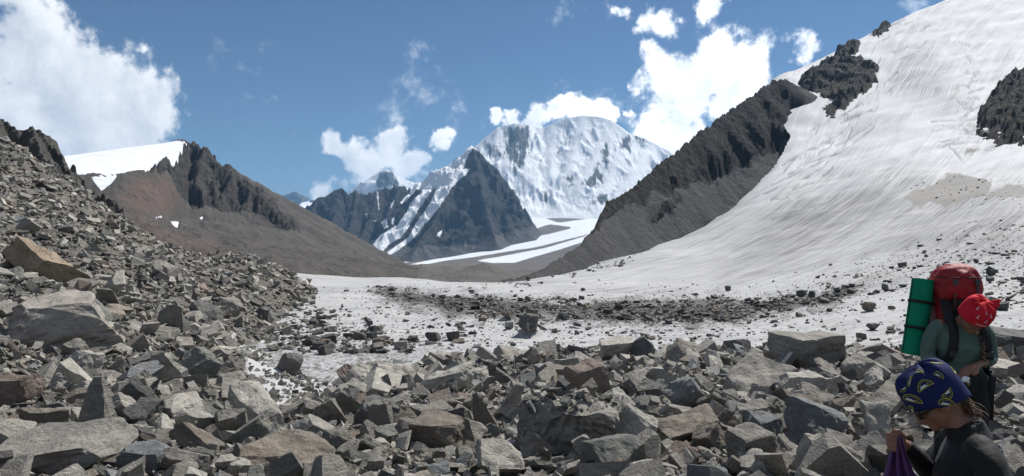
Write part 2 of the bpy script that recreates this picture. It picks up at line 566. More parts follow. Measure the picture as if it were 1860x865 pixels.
def pyr_height(X, Y):
    z, dist = ridge_height(X, Y, PYR)
    edge = np.interp(Y, [2300, 2500, 2650, 2700, 2790, 2900, 2960, 2990, 3000, 3300], [1000, 985, 962, 956, 950, 938, 914, 888, 875, 900])
    z = z - 1.15 * np.maximum(0, (CX + F * X / Y) - edge) * Y / F          # sheer flank towards the snow basin
    q = np.clip(dist / 45, 0.2, 1)
    base = VAL(X, Y)
    up = np.clip((z - base) / 120, 0, 1)
    n = rocky(X, Y, 230, 2.0) * 55 * up * q + ridged(X / 60, Y / 60, 4, .55, 8.0) * 16 * up * (0.35 + 0.65 * q) - 8 * up
    n = np.where(n > 8, 8 + (n - 8) * .35, n) + fbm(X / 28, Y / 28, 3, .55, 3.) * 5 * up
    return np.maximum(z + n, base - 25 + 0 * z), dist


def pyr_piece(name, px0, px1, nu, nd, label):
    X, Y = wedge(px0, px1, 2150, 3500, nu, nd)
    Z, dist = pyr_height(X, Y)
    px, py = to_px(X, Y, Z)
    sn = polys_sdf(px, py, SNOW_PYR)
    sn = np.where((Y > 3000) & (px > 745), np.maximum(sn, 6), sn)
    tal = np.clip((Z - VAL(X, Y) - 15) / 70, 0, 1)
    Z = Z + np.clip(sn / 3, 0, 1) * 3
    dust = np.clip((Z - 190) / 180, 0, 1) * .30 * (px > 700)
    mask = np.stack([np.clip(soft(sn, 7) + dust, 0, 1).ravel(), tal.ravel(), np.zeros(tal.size)], 1)
    terrain(name, X, Y, Z, nu, nd, M_DARKROCK, mask, label, cat='mountain')


pyr_piece('pyramid_mountain', 748, 1060, 290, 215, 'dark rock pyramid peak with white snow couloirs down its left flank')
pyr_piece('dark_mountain', 400, 748, 290, 180, 'dark bare rock range left of the pyramid peak')

# ---- the big snow massif
crest = [(800, 330, 4700), (850, 285, 4800), (868, 264, 4850), (886, 246, 4880), (905, 229, 4900), (935, 222, 4900), (955, 225, 4900), (970, 232, 4950), (986, 231, 4980), (1005, 223, 4980), (1030, 213, 4980), (1055, 209, 4980), (1085, 210, 4980),
         (1110, 217, 4960), (1128, 231, 4940), (1142, 241, 4920), (1165, 249, 4900), (1190, 260, 4880), (1212, 271, 4860), (1260, 300, 4830), (1350, 340, 4800), (1500, 360, 4800)]
MAS = [(crest, 0.85, 250, 0.62),
       ([(945, 223, 4900), (955, 270, 4650), (962, 320, 4420), (966, 345, 4300)], 0.9, 200, 0.7),
       ([(905, 230, 4900), (900, 270, 4700), (925, 320, 4450)], 0.9, 200, 0.7),
       ([(1055, 209, 4980), (1048, 260, 4720), (1035, 320, 4430), (1025, 350, 4260)], 0.85, 160, 0.68),
       ([(1005, 224, 4980), (1000, 280, 4700), (1000, 340, 4350)], 0.8, 160, 0.68),
       ([(1110, 218, 4960), (1095, 280, 4700), (1070, 345, 4350), (1050, 380, 4150)], 0.85, 160, 0.66),
       ([(1142, 242, 4920), (1140, 280, 4700), (1115, 340, 4400), (1092, 385, 4100)], 0.9, 160, 0.7),
       ([(1190, 261, 4880), (1168, 300, 4600), (1150, 350, 4350), (1120, 390, 4050)], 0.8, 160, 0.66)]
nu, nd = 320, 215
X, Y = wedge(790, 1330, 3700, 5250, nu, nd)
Z, dist = ridge_height(X, Y, MAS)
base = VAL(X, Y)
up = np.clip((Z - base) / 200, 0, 1)
q = np.clip(dist / 120, 0.08, 1)
Z = Z + up * q * (rocky(X, Y * 0.45, 230, 12.0) * 50 + ridged(X / 80, Y / 160, 4, .5, 4.0) * 14 + ridged(X / 26, Y / 140, 3, .5, 14.0) * 9 - 14)
Z = np.maximum(Z, base - 20)
px, py = to_px(X, Y, Z)
rp = polys_sdf(px, py, [[(930, 228), (958, 226), (966, 250), (955, 300), (940, 320), (925, 290), (905, 262), (915, 240)],
                        [(1125, 250), (1148, 245), (1145, 275), (1125, 272)], [(1055, 335), (1085, 300), (1100, 320), (1075, 350)],
                        [(1075, 355), (1110, 345), (1105, 372), (1078, 372)], [(982, 345), (1000, 340), (996, 372), (984, 366)], [(1020, 322), (1045, 315), (1040, 335)],
                        [(880, 262), (900, 250), (915, 285), (890, 285)], [(1155, 248), (1175, 250), (1180, 262), (1160, 255)], [(1095, 262), (1110, 255), (1105, 300), (1085, 300)]])
clear = polys_sdf(px, py, [[(1140, 300), (1165, 262), (1230, 270), (1180, 320), (1120, 350)], [(985, 225), (1110, 200), (1125, 235), (1060, 260), (990, 250)],
                           [(960, 300), (1000, 290), (985, 335), (960, 340)], [(860, 270), (905, 225), (935, 215), (900, 250)]])
sn = 0.80 - np.clip((rp + 8) / 16, 0, 1) * 0.36
sn = sn + np.clip((clear + 4) / 12, 0, 1) * 0.35 + np.clip((py - 372) / 20, 0, 1) * 0.4 - np.clip((320 - py) / 200, 0, 1) * 0.02
mask = np.stack([np.clip(sn, 0, 1).ravel(), np.ones(sn.size), np.zeros(sn.size)], 1)
terrain('snow_massif', X, Y, Z, nu, nd, M_MASSIF, mask, 'huge snow covered mountain wall with grey rock ribs behind the pyramid peak')

# ---- small snow peak and far blue range on the left
nu, nd = 160, 80
X, Y = wedge(600, 860, 5600, 7600, nu, nd)
Z, dist = ridge_height(X, Y, [([(600, 365, 6600), (640, 345, 6600), (664, 326, 6600), (682, 314, 6600), (694, 307, 6600), (703, 305, 6600), (712, 311, 6600), (728, 320, 6600), (745, 327, 6600), (770, 340, 6600), (860, 370, 6600)], .8, 300, .6),
                              ([(700, 306, 6600), (712, 330, 6350), (715, 360, 6050)], .9, 200, .7)])
Z += np.clip(dist / 100, .1, 1) * (rocky(X, Y, 260, 31.) * 60)
mask = np.stack([np.full(Z.size, 0.62), np.ones(Z.size), np.zeros(Z.size)], 1)
px, py = to_px(X, Y, Z)
mask[:, 0] -= 0.25 * np.clip(poly_sdf(px, py, [(690, 316), (712, 312), (722, 335), (680, 345)]) / 6 + .5, 0, 1).ravel()
terrain('snow_peak', X, Y, Z, nu, nd, M_FAR, mask, 'small distant snow peak rising behind the dark range')
nu, nd = 160, 60
X, Y = wedge(380, 700, 7400, 9400, nu, nd)
Z, dist = ridge_height(X, Y, [([(380, 352, 8600), (440, 350, 8600), (472, 345, 8600), (486, 349, 8600), (500, 344, 8600), (515, 350, 8600), (530, 347, 8600), (548, 349, 8600), (560, 356, 8600), (575, 368, 8600), (600, 382, 8500), (700, 400, 8500)], .75, 400, .6),
                              ([(500, 345, 8600), (506, 385, 8000)], .8, 200, .6), ([(550, 350, 8600), (545, 380, 8000)], .8, 200, .6)])
Z += np.clip(dist / 60, .3, 1) * (rocky(X, Y, 300, 21.) * 80)
mask = np.stack([np.full(Z.size, 0.36), np.ones(Z.size), np.zeros(Z.size)], 1)
px, py = to_px(X, Y, Z)
mask[:, 0] += .4 * np.clip(poly_sdf(px, py, [(540, 372), (560, 366), (572, 374), (548, 382)]) / 4 + .5, 0, 1).ravel()
terrain('blue_range', X, Y, Z, nu, nd, M_FAR, mask, 'farthest bluish mountain range at the left gap')

# ---- left mountain with the snow cap
LM = [([(60, 312, 760), (130, 300, 780), (165, 289, 790), (200, 281, 800), (240, 270, 800), (268, 267, 800), (290, 269, 795), (318, 259, 785), (338, 254, 775), (352, 259, 765), (372, 264, 755), (382, 277, 745), (392, 290, 740), (402, 297, 735),
        (425, 308, 725), (440, 327, 715), (458, 340, 705), (476, 352, 695), (488, 366, 690), (505, 385, 680), (525, 405, 670), (545, 428, 655), (590, 456, 640), (650, 478, 620)], 1.25, 26, 0.56),
      ([(372, 264, 755), (362, 300, 715), (356, 335, 690)], 1.2, 14, 0.56),
      ([(425, 308, 725), (412, 340, 695), (400, 360, 680)], 1.2, 14, 0.56),
      ([(458, 340, 705), (450, 365, 685), (440, 378, 675)], 1.1, 12, 0.56),
      ([(338, 254, 775), (300, 300, 700), (270, 318, 670), (210, 322, 660), (170, 322, 655), (100, 330, 650)], 0.5, 30, 0.58),
      ([(170, 322, 655), (240, 372, 520), (330, 402, 440), (420, 412, 400)], 0.3, 30, 0.4)]
nu, nd = 350, 210
X, Y = wedge(60, 760, 210, 860, nu, nd, log=True)
Z, dist = ridge_height(X, Y, LM[:4])
Z2, d2 = ridge_height(X, Y, LM[4:5])
px0, py0 = to_px(X, Y, np.maximum(Z, Z2))
capu = (px0 < 340)
base = VAL(X, Y)
# snow bench between the front rim and the back crest
bench, _ = ridge_height(X, Y, [([(60, 312, 760), (130, 300, 780), (200, 281, 800), (268, 267, 800), (318, 259, 785), (338, 254, 775)], 0.24, 400, 0.24)])
rim, rd = ridge_height(X, Y, [([(338, 262, 755), (318, 284, 700), (296, 300, 680), (262, 308, 668), (215, 316, 660), (170, 319, 652), (100, 326, 645)], 0.62, 500, 0.62)])
bench = bench - 1.1 * np.maximum(0, px0 - 336) * Y / F
_, pyb = to_px(X, Y, bench)
rimpy = np.interp(px0[0], [60, 100, 170, 215, 262, 296, 318, 338, 400], [330, 326, 319, 316, 308, 300, 284, 262, 250])
rimline = np.array([Y[int(np.argmax((pyb[:, j] < rimpy[j]) | (Y[:, j] > 770))), j] for j in range(nu)])
rimline = np.convolve(np.pad(rimline, 6, 'edge'), np.ones(13) / 13, 'valid')[None, :] + 0 * Y
bench = bench - 0.45 * np.maximum(0, rimline - Y)
Z = np.maximum(Z, bench)
# moraine terrace and talus running out to the valley
ter, _ = ridge_height(X, Y, [([(100, 368, 430), (200, 388, 400), (290, 398, 400), (340, 402, 410), (420, 407, 430), (490, 418, 470), (540, 436, 520), (600, 466, 560)], 0.10, 15, 0.42)])
fan, _ = ridge_height(X, Y, [([(60, 360, 330), (190, 395, 300), (300, 430, 285), (400, 455, 280), (500, 478, 290), (560, 489, 310), (640, 500, 330)], 0.12, 30, 0.2)])
LMZ = np.maximum.reduce([Z, ter, fan, base])
px, py = to_px(X, Y, LMZ)
z1 = lambda pts: [(a / 2.2766, 180 + b / 2.2766) for a, b in pts]
rocksd = polys_sdf(px, py, [z1([(610, 290), (740, 195), (790, 160), (860, 190), (930, 270), (1000, 320), (1060, 370), (1130, 430), (1230, 555), (1180, 530), (1050, 465), (930, 460), (870, 430), (800, 440), (745, 375), (700, 310)])])
capsd = poly_sdf(px, py, z1([(285, 280), (400, 245), (560, 205), (765, 185), (735, 215), (690, 250), (640, 285), (520, 305), (440, 318), (300, 285)]))
sn = np.maximum(capsd, polys_sdf(px, py, [z1([(375, 325), (490, 318), (460, 355), (420, 380)]), z1([(640, 488), (668, 484), (672, 495), (645, 497)]), z1([(697, 505), (742, 508), (735, 540), (715, 525)]), z1([(825, 490), (840, 485), (842, 505), (828, 502)])]))
sn = np.where(capu & (Y > rimline + 4) & (dist > 9), np.maximum(sn, 3), sn)
sn = np.where(capu & (dist < 8 + 5 * fbm(X / 20, Y / 20, 3)), -6, sn)
rk = soft(rocksd + 4 * fbm(px / 14, py / 14, 3), 6)
upw = np.clip((LMZ - base) / 30, 0, 1)
cragn = np.clip(dist / 16, .2, 1) * ((rocky(X, Y, 40, 5.) + .35) * 15 + (ridged(X / 15, Y / 15, 4, .55, 3.3) - .8) * 6.5) + fbm(X / 6, Y / 6, 4, .6, 2.) * 2.2
cragn = np.where(cragn > 3, 3 + (cragn - 3) * .3, cragn)
LMZ = LMZ + capu * np.clip(1 - dist / 14, 0, 1) * (2.2 * fbm(X / 14, Y / 14, 4, .6, 3.) + .5)
LMZ = LMZ + rk * cragn * (1 - soft(capsd, 3)) + (1 - rk) * fbm(X / 25, Y / 25, 5, .5, 7.) * 1.4 * (1 - .8 * soft(sn, 3)) + ridged(X / 12, Y / 12, 3, .5, 2.) * .8 * (1 - rk) * (1 - soft(sn, 3))
px, py = to_px(X, Y, LMZ)
red = soft(polys_sdf(px, py, [z1([(560, 330), (700, 330), (760, 420), (700, 480), (600, 480), (480, 420)]), z1([(420, 400), (520, 470), (700, 560), (900, 620), (1000, 660), (880, 660), (640, 580), (480, 500)])]), 14) * .8
mask = np.stack([soft(sn, 4).ravel(), rk.ravel(), red.ravel()], 1)
terrain('capped_mountain', X, Y, LMZ, nu, nd, M_LEFTMT, mask, 'brown crag mountain with a flat white snow cap on its left shoulder')

# ---- near crag at the left edge, behind the scree
nu, nd = 230, 180
X, Y = wedge(-300, 300, 64, 130, nu, nd)
Z, dist = ridge_height(X, Y, [([(-420, 120, 108), (-100, 165, 104), (0, 205, 100), (22, 218, 99), (30, 221, 98), (58, 219, 98), (72, 226, 97), (84, 245, 96), (100, 268, 95), (118, 298, 93), (135, 312, 92), (160, 338, 90), (178, 360, 88), (196, 392, 86), (240, 450, 84)], 1.6, 5, 1.0),
                              ([(58, 219, 98), (75, 262, 90), (95, 300, 85)], 1.5, 4, 1.0), ([(0, 205, 100), (-10, 245, 90)], 1.5, 4, 1.), ([(118, 298, 93), (140, 340, 84), (165, 372, 80)], 1.5, 3, 1.)])
Z = Z + np.clip(dist / 4, .25, 1) * (rocky(X, Y, 12, 9.0) * 3.2 + (ridged(X / 4, Y / 4, 4, .5, 1.7) - .7) * 1.5) + fbm(X / 1.2, Y / 1.2, 3, .5, 2.) * .3
Z = np.round(Z / .7 + .35 * fbm(X / 2, Y / 2, 2)) * .7 * 0.35 + Z * 0.65
px, py = to_px(X, Y, Z)
red = soft(poly_sdf(px, py, [(0, 255), (40, 265), (60, 300), (0, 300)]), 10) + soft(poly_sdf(px, py, [(140, 318), (190, 350), (200, 400), (170, 360)]), 6)
mask = np.stack([np.zeros(Z.size), np.full(Z.size, .9), np.clip(red, 0, 1).ravel()], 1)
terrain('crag', X, Y, Z, nu, nd, M_CRAG, mask, 'jagged grey cliff at the far left edge above the scree', smooth=False, cat='cliff')

# ---- glacier: the flat ice below and the long slope rising to the right
GLC = [(480, 690, 18.5), (640, 690, 18.5), (930, 690, 18), (1500, 690, 18), (1900, 700, 17), (300, 700, 17), (2300, 700, 16),
       (500, 620, 29), (640, 625, 27.5), (930, 640, 24), (1200, 645, 24), (1500, 640, 24), (1860, 625, 22), (2300, 600, 22),
       (510, 565, 47), (600, 560, 48), (760, 580, 40), (930, 590, 38), (1200, 590, 38), (1500, 585, 37), (1860, 555, 34), (2300, 520, 34),
       (560, 528, 72), (700, 535, 70), (930, 545, 64), (1200, 548, 62), (1500, 535, 58), (1700, 510, 54), (1860, 490, 52), (2300, 430, 50),
       (530, 500, 118), (650, 507, 118), (760, 511, 118), (880, 514, 116), (1000, 505, 122), (1200, 500, 105), (1400, 480, 98), (1600, 450, 90), (1860, 415, 80), (2300, 350, 80),
       (400, 530, 150), (650, 532, 150), (880, 533, 150), (1000, 505, 152), (1100, 478, 185), (1200, 448, 222), (1300, 402, 265), (1380, 342, 310), (1440, 282, 352), (1465, 238, 385),
       (1300, 455, 165), (1450, 415, 170), (1600, 390, 150), (1750, 372, 130), (1860, 352, 122), (2300, 260, 120),
       (1500, 340, 250), (1600, 320, 230), (1720, 300, 210), (1860, 262, 195), (2300, 150, 200),
       (1520, 260, 350), (1600, 230, 340), (1720, 190, 330), (1860, 150, 320),
       (1460, 145, 480), (1540, 120, 500), (1600, 90, 520), (1720, 50, 520), (1860, 20, 500), (2300, -100, 480),
       (1415, 141, 500), (1460, 124, 540), (1500, 105, 565), (1540, 83, 580), (1600, 53, 600), (1660, 25, 620), (1720, 0, 640), (1860, -55, 660), (2300, -200, 660),
       (1415, 155, 620), (1540, 100, 700), (1720, 20, 780), (1860, -30, 800), (2300, -180, 800), (1200, 480, 400), (1000, 530, 300), (600, 560, 260)]
_GL = field(GLC, 2e-5)
TBL = [(966, 612, 0.5, 0.55), (925, 583, .35, .6), (880, 588, .2, .6)]          # ice pedestals under the perched rocks: px, py, height, radius


def ground_hit(hfun, px, py, d0=2.0, d1=900.0, n=1500):
    """where a line of sight meets a height field: distance comes from the ground"""
    d = np.geomspace(d0, d1, n)
    u, v = (px - CX) / F, (CY - py) / F
    below = hfun(u * d, d) > v * d
    i = int(np.argmax(below))
    if not below.any():
        return None
    return np.array([u * d[i], d[i], float(hfun(np.array([u * d[i]]), np.array([d[i]]))[0])])


_tb = [(ground_hit(_GL, a, b, 12), h, r) for a, b, h, r in TBL]


def GL(x, y):
    z = _GL(x, y)
    z = z + fbm(x / 22, y / 22, 3, .5, 1.) * 0.35 * np.clip(y / 60, .15, 2.5) + fbm(x / 2.5, y / 1.4, 3, .55, 4.) * 0.07 * np.clip(60 / y, 0.2, 1)
    for p, h, r in _tb:
        z = z + h * np.exp(-(((x - p[0]) ** 2 + (y - p[1]) ** 2) / (r * r)) ** 1.5)
    return z


FLOW = []
for s, pts in [(0, [(700, 505), (1000, 488), (1200, 443), (1300, 398), (1380, 338), (1440, 278), (1470, 215), (1530, 100)]),
               (1, [(700, 530), (1000, 512), (1200, 478), (1340, 425), (1460, 345), (1540, 255), (1610, 140), (1690, 20)]),
               (2, [(700, 560), (1000, 545), (1250, 515), (1430, 455), (1560, 380), (1660, 290), (1740, 180), (1860, 30)]),
               (3, [(700, 600), (1000, 585), (1300, 560), (1500, 515), (1650, 460), (1760, 390), (1860, 300)]),
               (4, [(500, 640), (1000, 640), (1300, 625), (1500, 600), (1700, 550), (1860, 490)])]:
    for k, (a, b) in enumerate(pts):
        FLOW.append((a, b, s))
flow = tps_fit([(a / 400, b / 250) for a, b, s in FLOW], [s for a, b, s in FLOW], 1e-3)
nd = 430
gu = (np.concatenate([np.linspace(380, 1360, 230, endpoint=False), np.linspace(1360, 1890, 330, endpoint=False), np.linspace(1890, 2100, 25)]) - CX) / F
nu = len(gu)
X, Y = np.meshgrid(gu, np.geomspace(15, 760, nd))
X = X * Y
Z = GL(X, Y)
px, py = to_px(X, Y, Z)
S = flow(px / 400, py / 250)
warp = fbm(X / 30, Y / 30, 3, .5, 9.)
# crevasses: bands of cracks where the ice bends
z8 = lambda pts: [(1400 + a / 2.5435, 100 + b / 2.5435) for a, b in pts]
crz = polys_sdf(px, py, [z8([(200, 340), (330, 240), (480, 150), (580, 60), (610, 90), (560, 190), (480, 260), (400, 330), (240, 400), (60, 560), (10, 580), (120, 440)]),
                         z8([(800, 290), (930, 250), (1170, 370), (1170, 430), (1000, 430), (830, 370), (740, 350)]),
                         z8([(870, 0), (960, 0), (990, 60), (960, 130), (940, 230), (900, 250), (890, 120)])])
tt = (px - 1400) * 0.02 + (432 - py) * 0.008
cn = np.abs(perlin2(S * 6.0 + 0.5 * warp, tt * 1.1 + 3.0))
cn2 = np.abs(perlin2(px / 60 + 0.25 * warp, py / 11.0 + 0.5 * warp + (px - 1700) * .014)) * 1.9
right = px > 1640
cc = np.where(right, cn2, cn)
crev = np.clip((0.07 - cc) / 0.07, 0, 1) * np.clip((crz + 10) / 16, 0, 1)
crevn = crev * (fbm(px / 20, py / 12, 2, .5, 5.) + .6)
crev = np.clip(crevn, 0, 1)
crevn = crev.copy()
crn = 0.6 + .4 * fbm(px / 30, py / 30, 2)
rc = random.Random(12)
CRACKS = []
def crack(x0, y0, ang, ln, bend):
    pts = [(x0, y0)]
    for k in range(6):
        ang += rc.uniform(-.25, .25) + bend
        pts.append((pts[-1][0] + math.cos(ang) * ln / 6, pts[-1][1] - math.sin(ang) * ln / 6))
    CRACKS.append(pts)
for k in range(26):                            # along the flank beside the dark ridge
    t_ = rc.random()
    crack(1405 + 195 * t_ + rc.uniform(-25, 40), 345 - 215 * t_ ** 1.1 + rc.uniform(-15, 30), .45 + .25 * t_, rc.uniform(18, 60), .02)
for k in range(22):                            # broken ice below and left of the right-hand cliff
    crack(rc.uniform(1690, 1850), rc.uniform(212, 275), rc.uniform(-.35, .35), rc.uniform(20, 60), 0)
for k in range(16):                            # icefall higher up
    crack(rc.uniform(1735, 1775), rc.uniform(85, 205), rc.uniform(-.5, .4), rc.uniform(8, 26), 0)
for k in range(10):
    crack(rc.uniform(1590, 1700), rc.uniform(45, 110), rc.uniform(.1, .6), rc.uniform(15, 40), 0)
# long bergschrund-like cracks of the lower left
for poly in ([(1400, 337), (1450, 312), (1500, 290), (1530, 275), (1588, 232)], [(1385, 352), (1420, 338), (1470, 322)], [(1420, 300), (1470, 272), (1530, 240)], [(1470, 240), (1520, 215), (1560, 190)],
             *CRACKS,
             [(1800, 228), (1760, 240), (1720, 232), (1690, 238)], [(1690, 222), (1730, 218), (1790, 210)], [(1740, 75), (1770, 90), (1760, 110)], [(1735, 140), (1775, 128)], [(1400, 400), (1440, 385), (1480, 375)]):
    for a, b in zip(poly[:-1], poly[1:]):
        e = np.array(b) - np.array(a)
        w_ = np.nonzero((px > min(a[0], b[0]) - 12) & (px < max(a[0], b[0]) + 12) & (py > min(a[1], b[1]) - 12) & (py < max(a[1], b[1]) + 12))
        qx, qy = px[w_], py[w_]
        t = np.clip(((qx - a[0]) * e[0] + (qy - a[1]) * e[1]) / (e @ e), 0, 1)
        dd = np.hypot(qx - a[0] - t * e[0], qy - a[1] - t * e[1] + 3 * warp[w_])
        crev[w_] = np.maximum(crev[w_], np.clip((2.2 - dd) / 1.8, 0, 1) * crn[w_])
Z = Z - (crev - crevn * .9) * np.clip(Y * 0.0022, 0.05, .7)
# debris and dirt on the ice, and broad grey bands
mor = polys_sdf(px, py, [[(690, 522), (760, 528), (900, 542), (1060, 548), (1200, 543), (1300, 540), (1400, 545), (1480, 535), (1560, 520), (1520, 555), (1420, 570), (1300, 590), (1150, 588), (1000, 580), (900, 580), (820, 575), (740, 556), (680, 535)]])
spk = polys_sdf(px, py, [[(1560, 480), (1700, 440), (1860, 410), (2200, 380), (2200, 560), (1860, 560), (1700, 540), (1600, 530), (1540, 520)]])
dirt = soft(mor + 12 * fbm(px / 40, py / 14, 3), 16) * 0.72 + soft(spk, 30) * 0.30 + soft(mor, 45) * .22
leftd = soft(polys_sdf(px, py, [[(470, 600), (560, 585), (660, 605), (800, 640), (720, 690), (640, 720), (480, 720), (440, 660)]]), 30) * .3
dirt = np.maximum(dirt, leftd) + np.clip((py - 510) / 130, 0, 1) * .14
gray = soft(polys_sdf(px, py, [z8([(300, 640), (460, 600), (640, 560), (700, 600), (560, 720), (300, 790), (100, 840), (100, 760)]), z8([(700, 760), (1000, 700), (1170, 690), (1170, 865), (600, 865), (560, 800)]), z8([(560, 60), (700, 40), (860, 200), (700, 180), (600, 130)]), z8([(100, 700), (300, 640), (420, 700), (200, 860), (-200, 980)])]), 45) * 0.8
sand = soft(polys_sdf(px, py, [z8([(610, 660), (700, 620), (850, 540), (1020, 590), (1000, 640), (860, 690), (690, 705)]), z8([(1000, 650), (1090, 600), (1170, 595), (1170, 660)]), z8([(900, 430), (1000, 420), (990, 450), (900, 455)])]) + 7 * fbm(px / 30, py / 20, 3), 6)
low = np.clip((py - 150) / 240, 0.6, 1)
GMASK = np.stack([np.clip(dirt, 0, 1).ravel(), sand.ravel(), crev.ravel(), low.ravel()], 1)
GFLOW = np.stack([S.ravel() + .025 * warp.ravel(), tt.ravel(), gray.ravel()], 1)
mg, t = material('glacier_ice')
sep = t.new('ShaderNodeSeparateColor')
gat = t.attr('mask')
t.put(sep.inputs[0], gat.outputs['Color'])
low_s = gat.outputs['Alpha']
fl = t.attr('flow').outputs['Vector']
flz = t.new('ShaderNodeSeparateXYZ')
t.put(flz.inputs[0], fl)
fl2 = t.new('ShaderNodeCombineXYZ')
t.put(fl2.inputs[0], flz.outputs[0])
t.put(fl2.inputs[1], flz.outputs[1])
fl2 = fl2.outputs[0]
pos = t.new('ShaderNodeNewGeometry').outputs['Position']
st1 = t.noise(t.scaled(fl2, (60.0, 0.5, 1.0)), 1.0, 6, 0.62, 0.0)
st2 = t.noise(t.scaled(fl2, (9.0, 0.4, 1.0)), 1.0, 5, 0.6, 0.15)
gr = t.noise(t.scaled(pos, (1.0, 0.55, 1.0)), 3.0, 8, 0.72, 0.4)
gr2 = t.noise(pos, 0.12, 6, 0.6)
speck = t.noise(t.scaled(pos, (1, .6, 1)), 9.0, 3, 0.7)
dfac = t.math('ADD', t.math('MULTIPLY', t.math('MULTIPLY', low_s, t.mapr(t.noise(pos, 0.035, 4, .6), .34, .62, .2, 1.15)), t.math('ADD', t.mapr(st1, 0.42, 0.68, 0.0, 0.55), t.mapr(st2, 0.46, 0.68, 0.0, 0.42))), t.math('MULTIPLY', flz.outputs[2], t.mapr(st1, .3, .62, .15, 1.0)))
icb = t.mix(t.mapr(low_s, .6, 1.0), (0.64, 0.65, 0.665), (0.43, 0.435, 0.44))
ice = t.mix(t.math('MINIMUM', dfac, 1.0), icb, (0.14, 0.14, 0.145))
ice = t.mix(t.math('MULTIPLY', low_s, t.mapr(gr, 0.50, 0.74, 0.0, 0.42)), ice, (0.20, 0.195, 0.185))
ice = t.mix(t.math('MULTIPLY', low_s, t.mapr(gr2, 0.5, 0.72, 0.0, 0.35)), ice, (0.50, 0.485, 0.46))
dm = t.math('ADD', sep.outputs[0], t.math('ADD', t.math('MULTIPLY', t.math('SUBTRACT', gr, 0.5), 2.0), t.math('MULTIPLY', t.math('SUBTRACT', speck, 0.5), 1.6)))
ice = t.mix(t.mapr(dm, 0.30, 0.72, 0.0, 0.92), ice, (0.07, 0.067, 0.062))
sa = t.mapr(t.math('ADD', sep.outputs[1], t.math('MULTIPLY', t.math('SUBTRACT', st1, .5), .7)), .35, .65, 0, .9)
ice = t.mix(sa, ice, (0.25, 0.238, 0.22))
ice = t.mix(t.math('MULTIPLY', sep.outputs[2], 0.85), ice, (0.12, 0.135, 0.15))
hh = t.math('ADD', t.math('MULTIPLY', gr, 0.7), t.math('MULTIPLY', speck, 0.25))
b1 = t.bump(hh, 0.7, 0.22)
b2 = t.bump(st1, 0.10, 0.5, b1)
principled(t, ice, 0.8, b2, 0.2)
gf = grid_faces(nu, nd)
jx = np.interp(Y, [140, 150, 185, 222, 265, 310, 352, 385, 450, 520], [0, 1000, 1100, 1200, 1300, 1380, 1440, 1465, 1430, 1395])
keepv = ((px > jx - 30) | (Y < 140)).ravel()
gf = gf[keepv[gf].all(1)]
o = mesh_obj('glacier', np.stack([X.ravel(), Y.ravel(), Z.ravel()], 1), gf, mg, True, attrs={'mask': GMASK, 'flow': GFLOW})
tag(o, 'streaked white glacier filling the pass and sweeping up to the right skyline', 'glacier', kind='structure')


# ---- rock islands standing out of the ice slope
def outcrop(name, poly, d0, d1, nu, nd, hscale, seed, label, snow=0.0, nscale=14):
    xs = [p[0] for p in poly]
    X, Y = wedge(min(xs) - 12, max(xs) + 12, d0, d1, nu, nd)
    Zg = GL(X, Y)
    px, py = to_px(X, Y, Zg)
    sd = poly_sdf(px, py, poly) + 3 + 5 * fbm(px / 16, py / 16, 4, .55, seed)
    m = Y / F
    Z = Zg + np.clip(sd, -10, 14) * m * hscale + np.clip((sd + 3) / 6, 0, 1) * ((rocky(X, Y, nscale * 1.7, seed) + .95) * .7 * nscale * .3 + (ridged(X / 4, Y / 4, 3, .5, seed) - .6) * .9)
    msk = np.stack([np.full(Z.size, snow), np.ones(Z.size), np.zeros(Z.size)], 1)
    terrain(name, X, Y, Z, nu, nd, M_OUT, msk, label, cat='rock outcrop', smooth=False)


outcrop('rock_outcrop', [(1452, 152), (1475, 130), (1510, 112), (1540, 106), (1575, 108), (1592, 126), (1585, 148), (1562, 170), (1545, 182), (1520, 205), (1498, 216), (1500, 200), (1520, 182), (1500, 172), (1482, 168)], 380, 540, 130, 110, 0.5, 3.0,
        'large black rock island in the upper ice slope beside the dark ridge', 0.3)
outcrop('rock_outcrop', [(1522, 96), (1545, 78), (1560, 78), (1552, 98), (1535, 104), (1515, 106)], 500, 600, 60, 60, 0.5, 5.0, 'small black rock patch just under the snowy skyline', .25)
outcrop('rock_outcrop', [(1588, 62), (1605, 48), (1616, 48), (1606, 58)], 560, 640, 40, 50, .5, 6., 'tiny dark rock tip on the snowy skyline near the top')
outcrop('rock_outcrop', [(1780, 205), (1800, 178), (1822, 150), (1842, 134), (1870, 128), (1960, 110), (2000, 230), (1900, 244), (1850, 244), (1810, 236), (1778, 222)], 190, 345, 130, 120, .75, 8.,
        'brown black cliff island at the right edge of the ice slope', .12, 9)
outcrop('rock_outcrop', [(1775, 240), (1800, 244), (1850, 248), (1865, 258), (1800, 254)], 190, 260, 70, 60, .3, 12., 'thin dark rock band in the ice just below the right cliff', .4, 5)

# ---- dark spur on the right of the valley, with its scree apron
SPUR = [([(880, 517, 128), (905, 511, 136), (945, 502, 150), (980, 491, 170), (1020, 466, 195), (1050, 448, 215), (1075, 420, 235), (1086, 400, 250), (1094, 380, 262), (1104, 366, 272), (1130, 351, 290), (1170, 320, 315), (1212, 286, 340), (1250, 255, 365), (1300, 216, 392), (1350, 184, 418),
          (1380, 162, 432), (1402, 146, 445), (1432, 141, 450)], 1.15, 30, 0.80, 1.9),
        ([(1432, 141, 450), (1448, 155, 446), (1462, 180, 436), (1470, 205, 420), (1466, 232, 400)], 0.7, 12, 1.2),
        ]
nu, nd = 400, 270
X, Y = wedge(820, 1530, 112, 500, nu, nd, log=True)
Z, dist = ridge_height(X, Y, SPUR)
pxa, pya = to_px(X, Y, Z)
z7 = lambda pts: [(1060 + a / 2.3386, 130 + b / 2.3386) for a, b in pts]
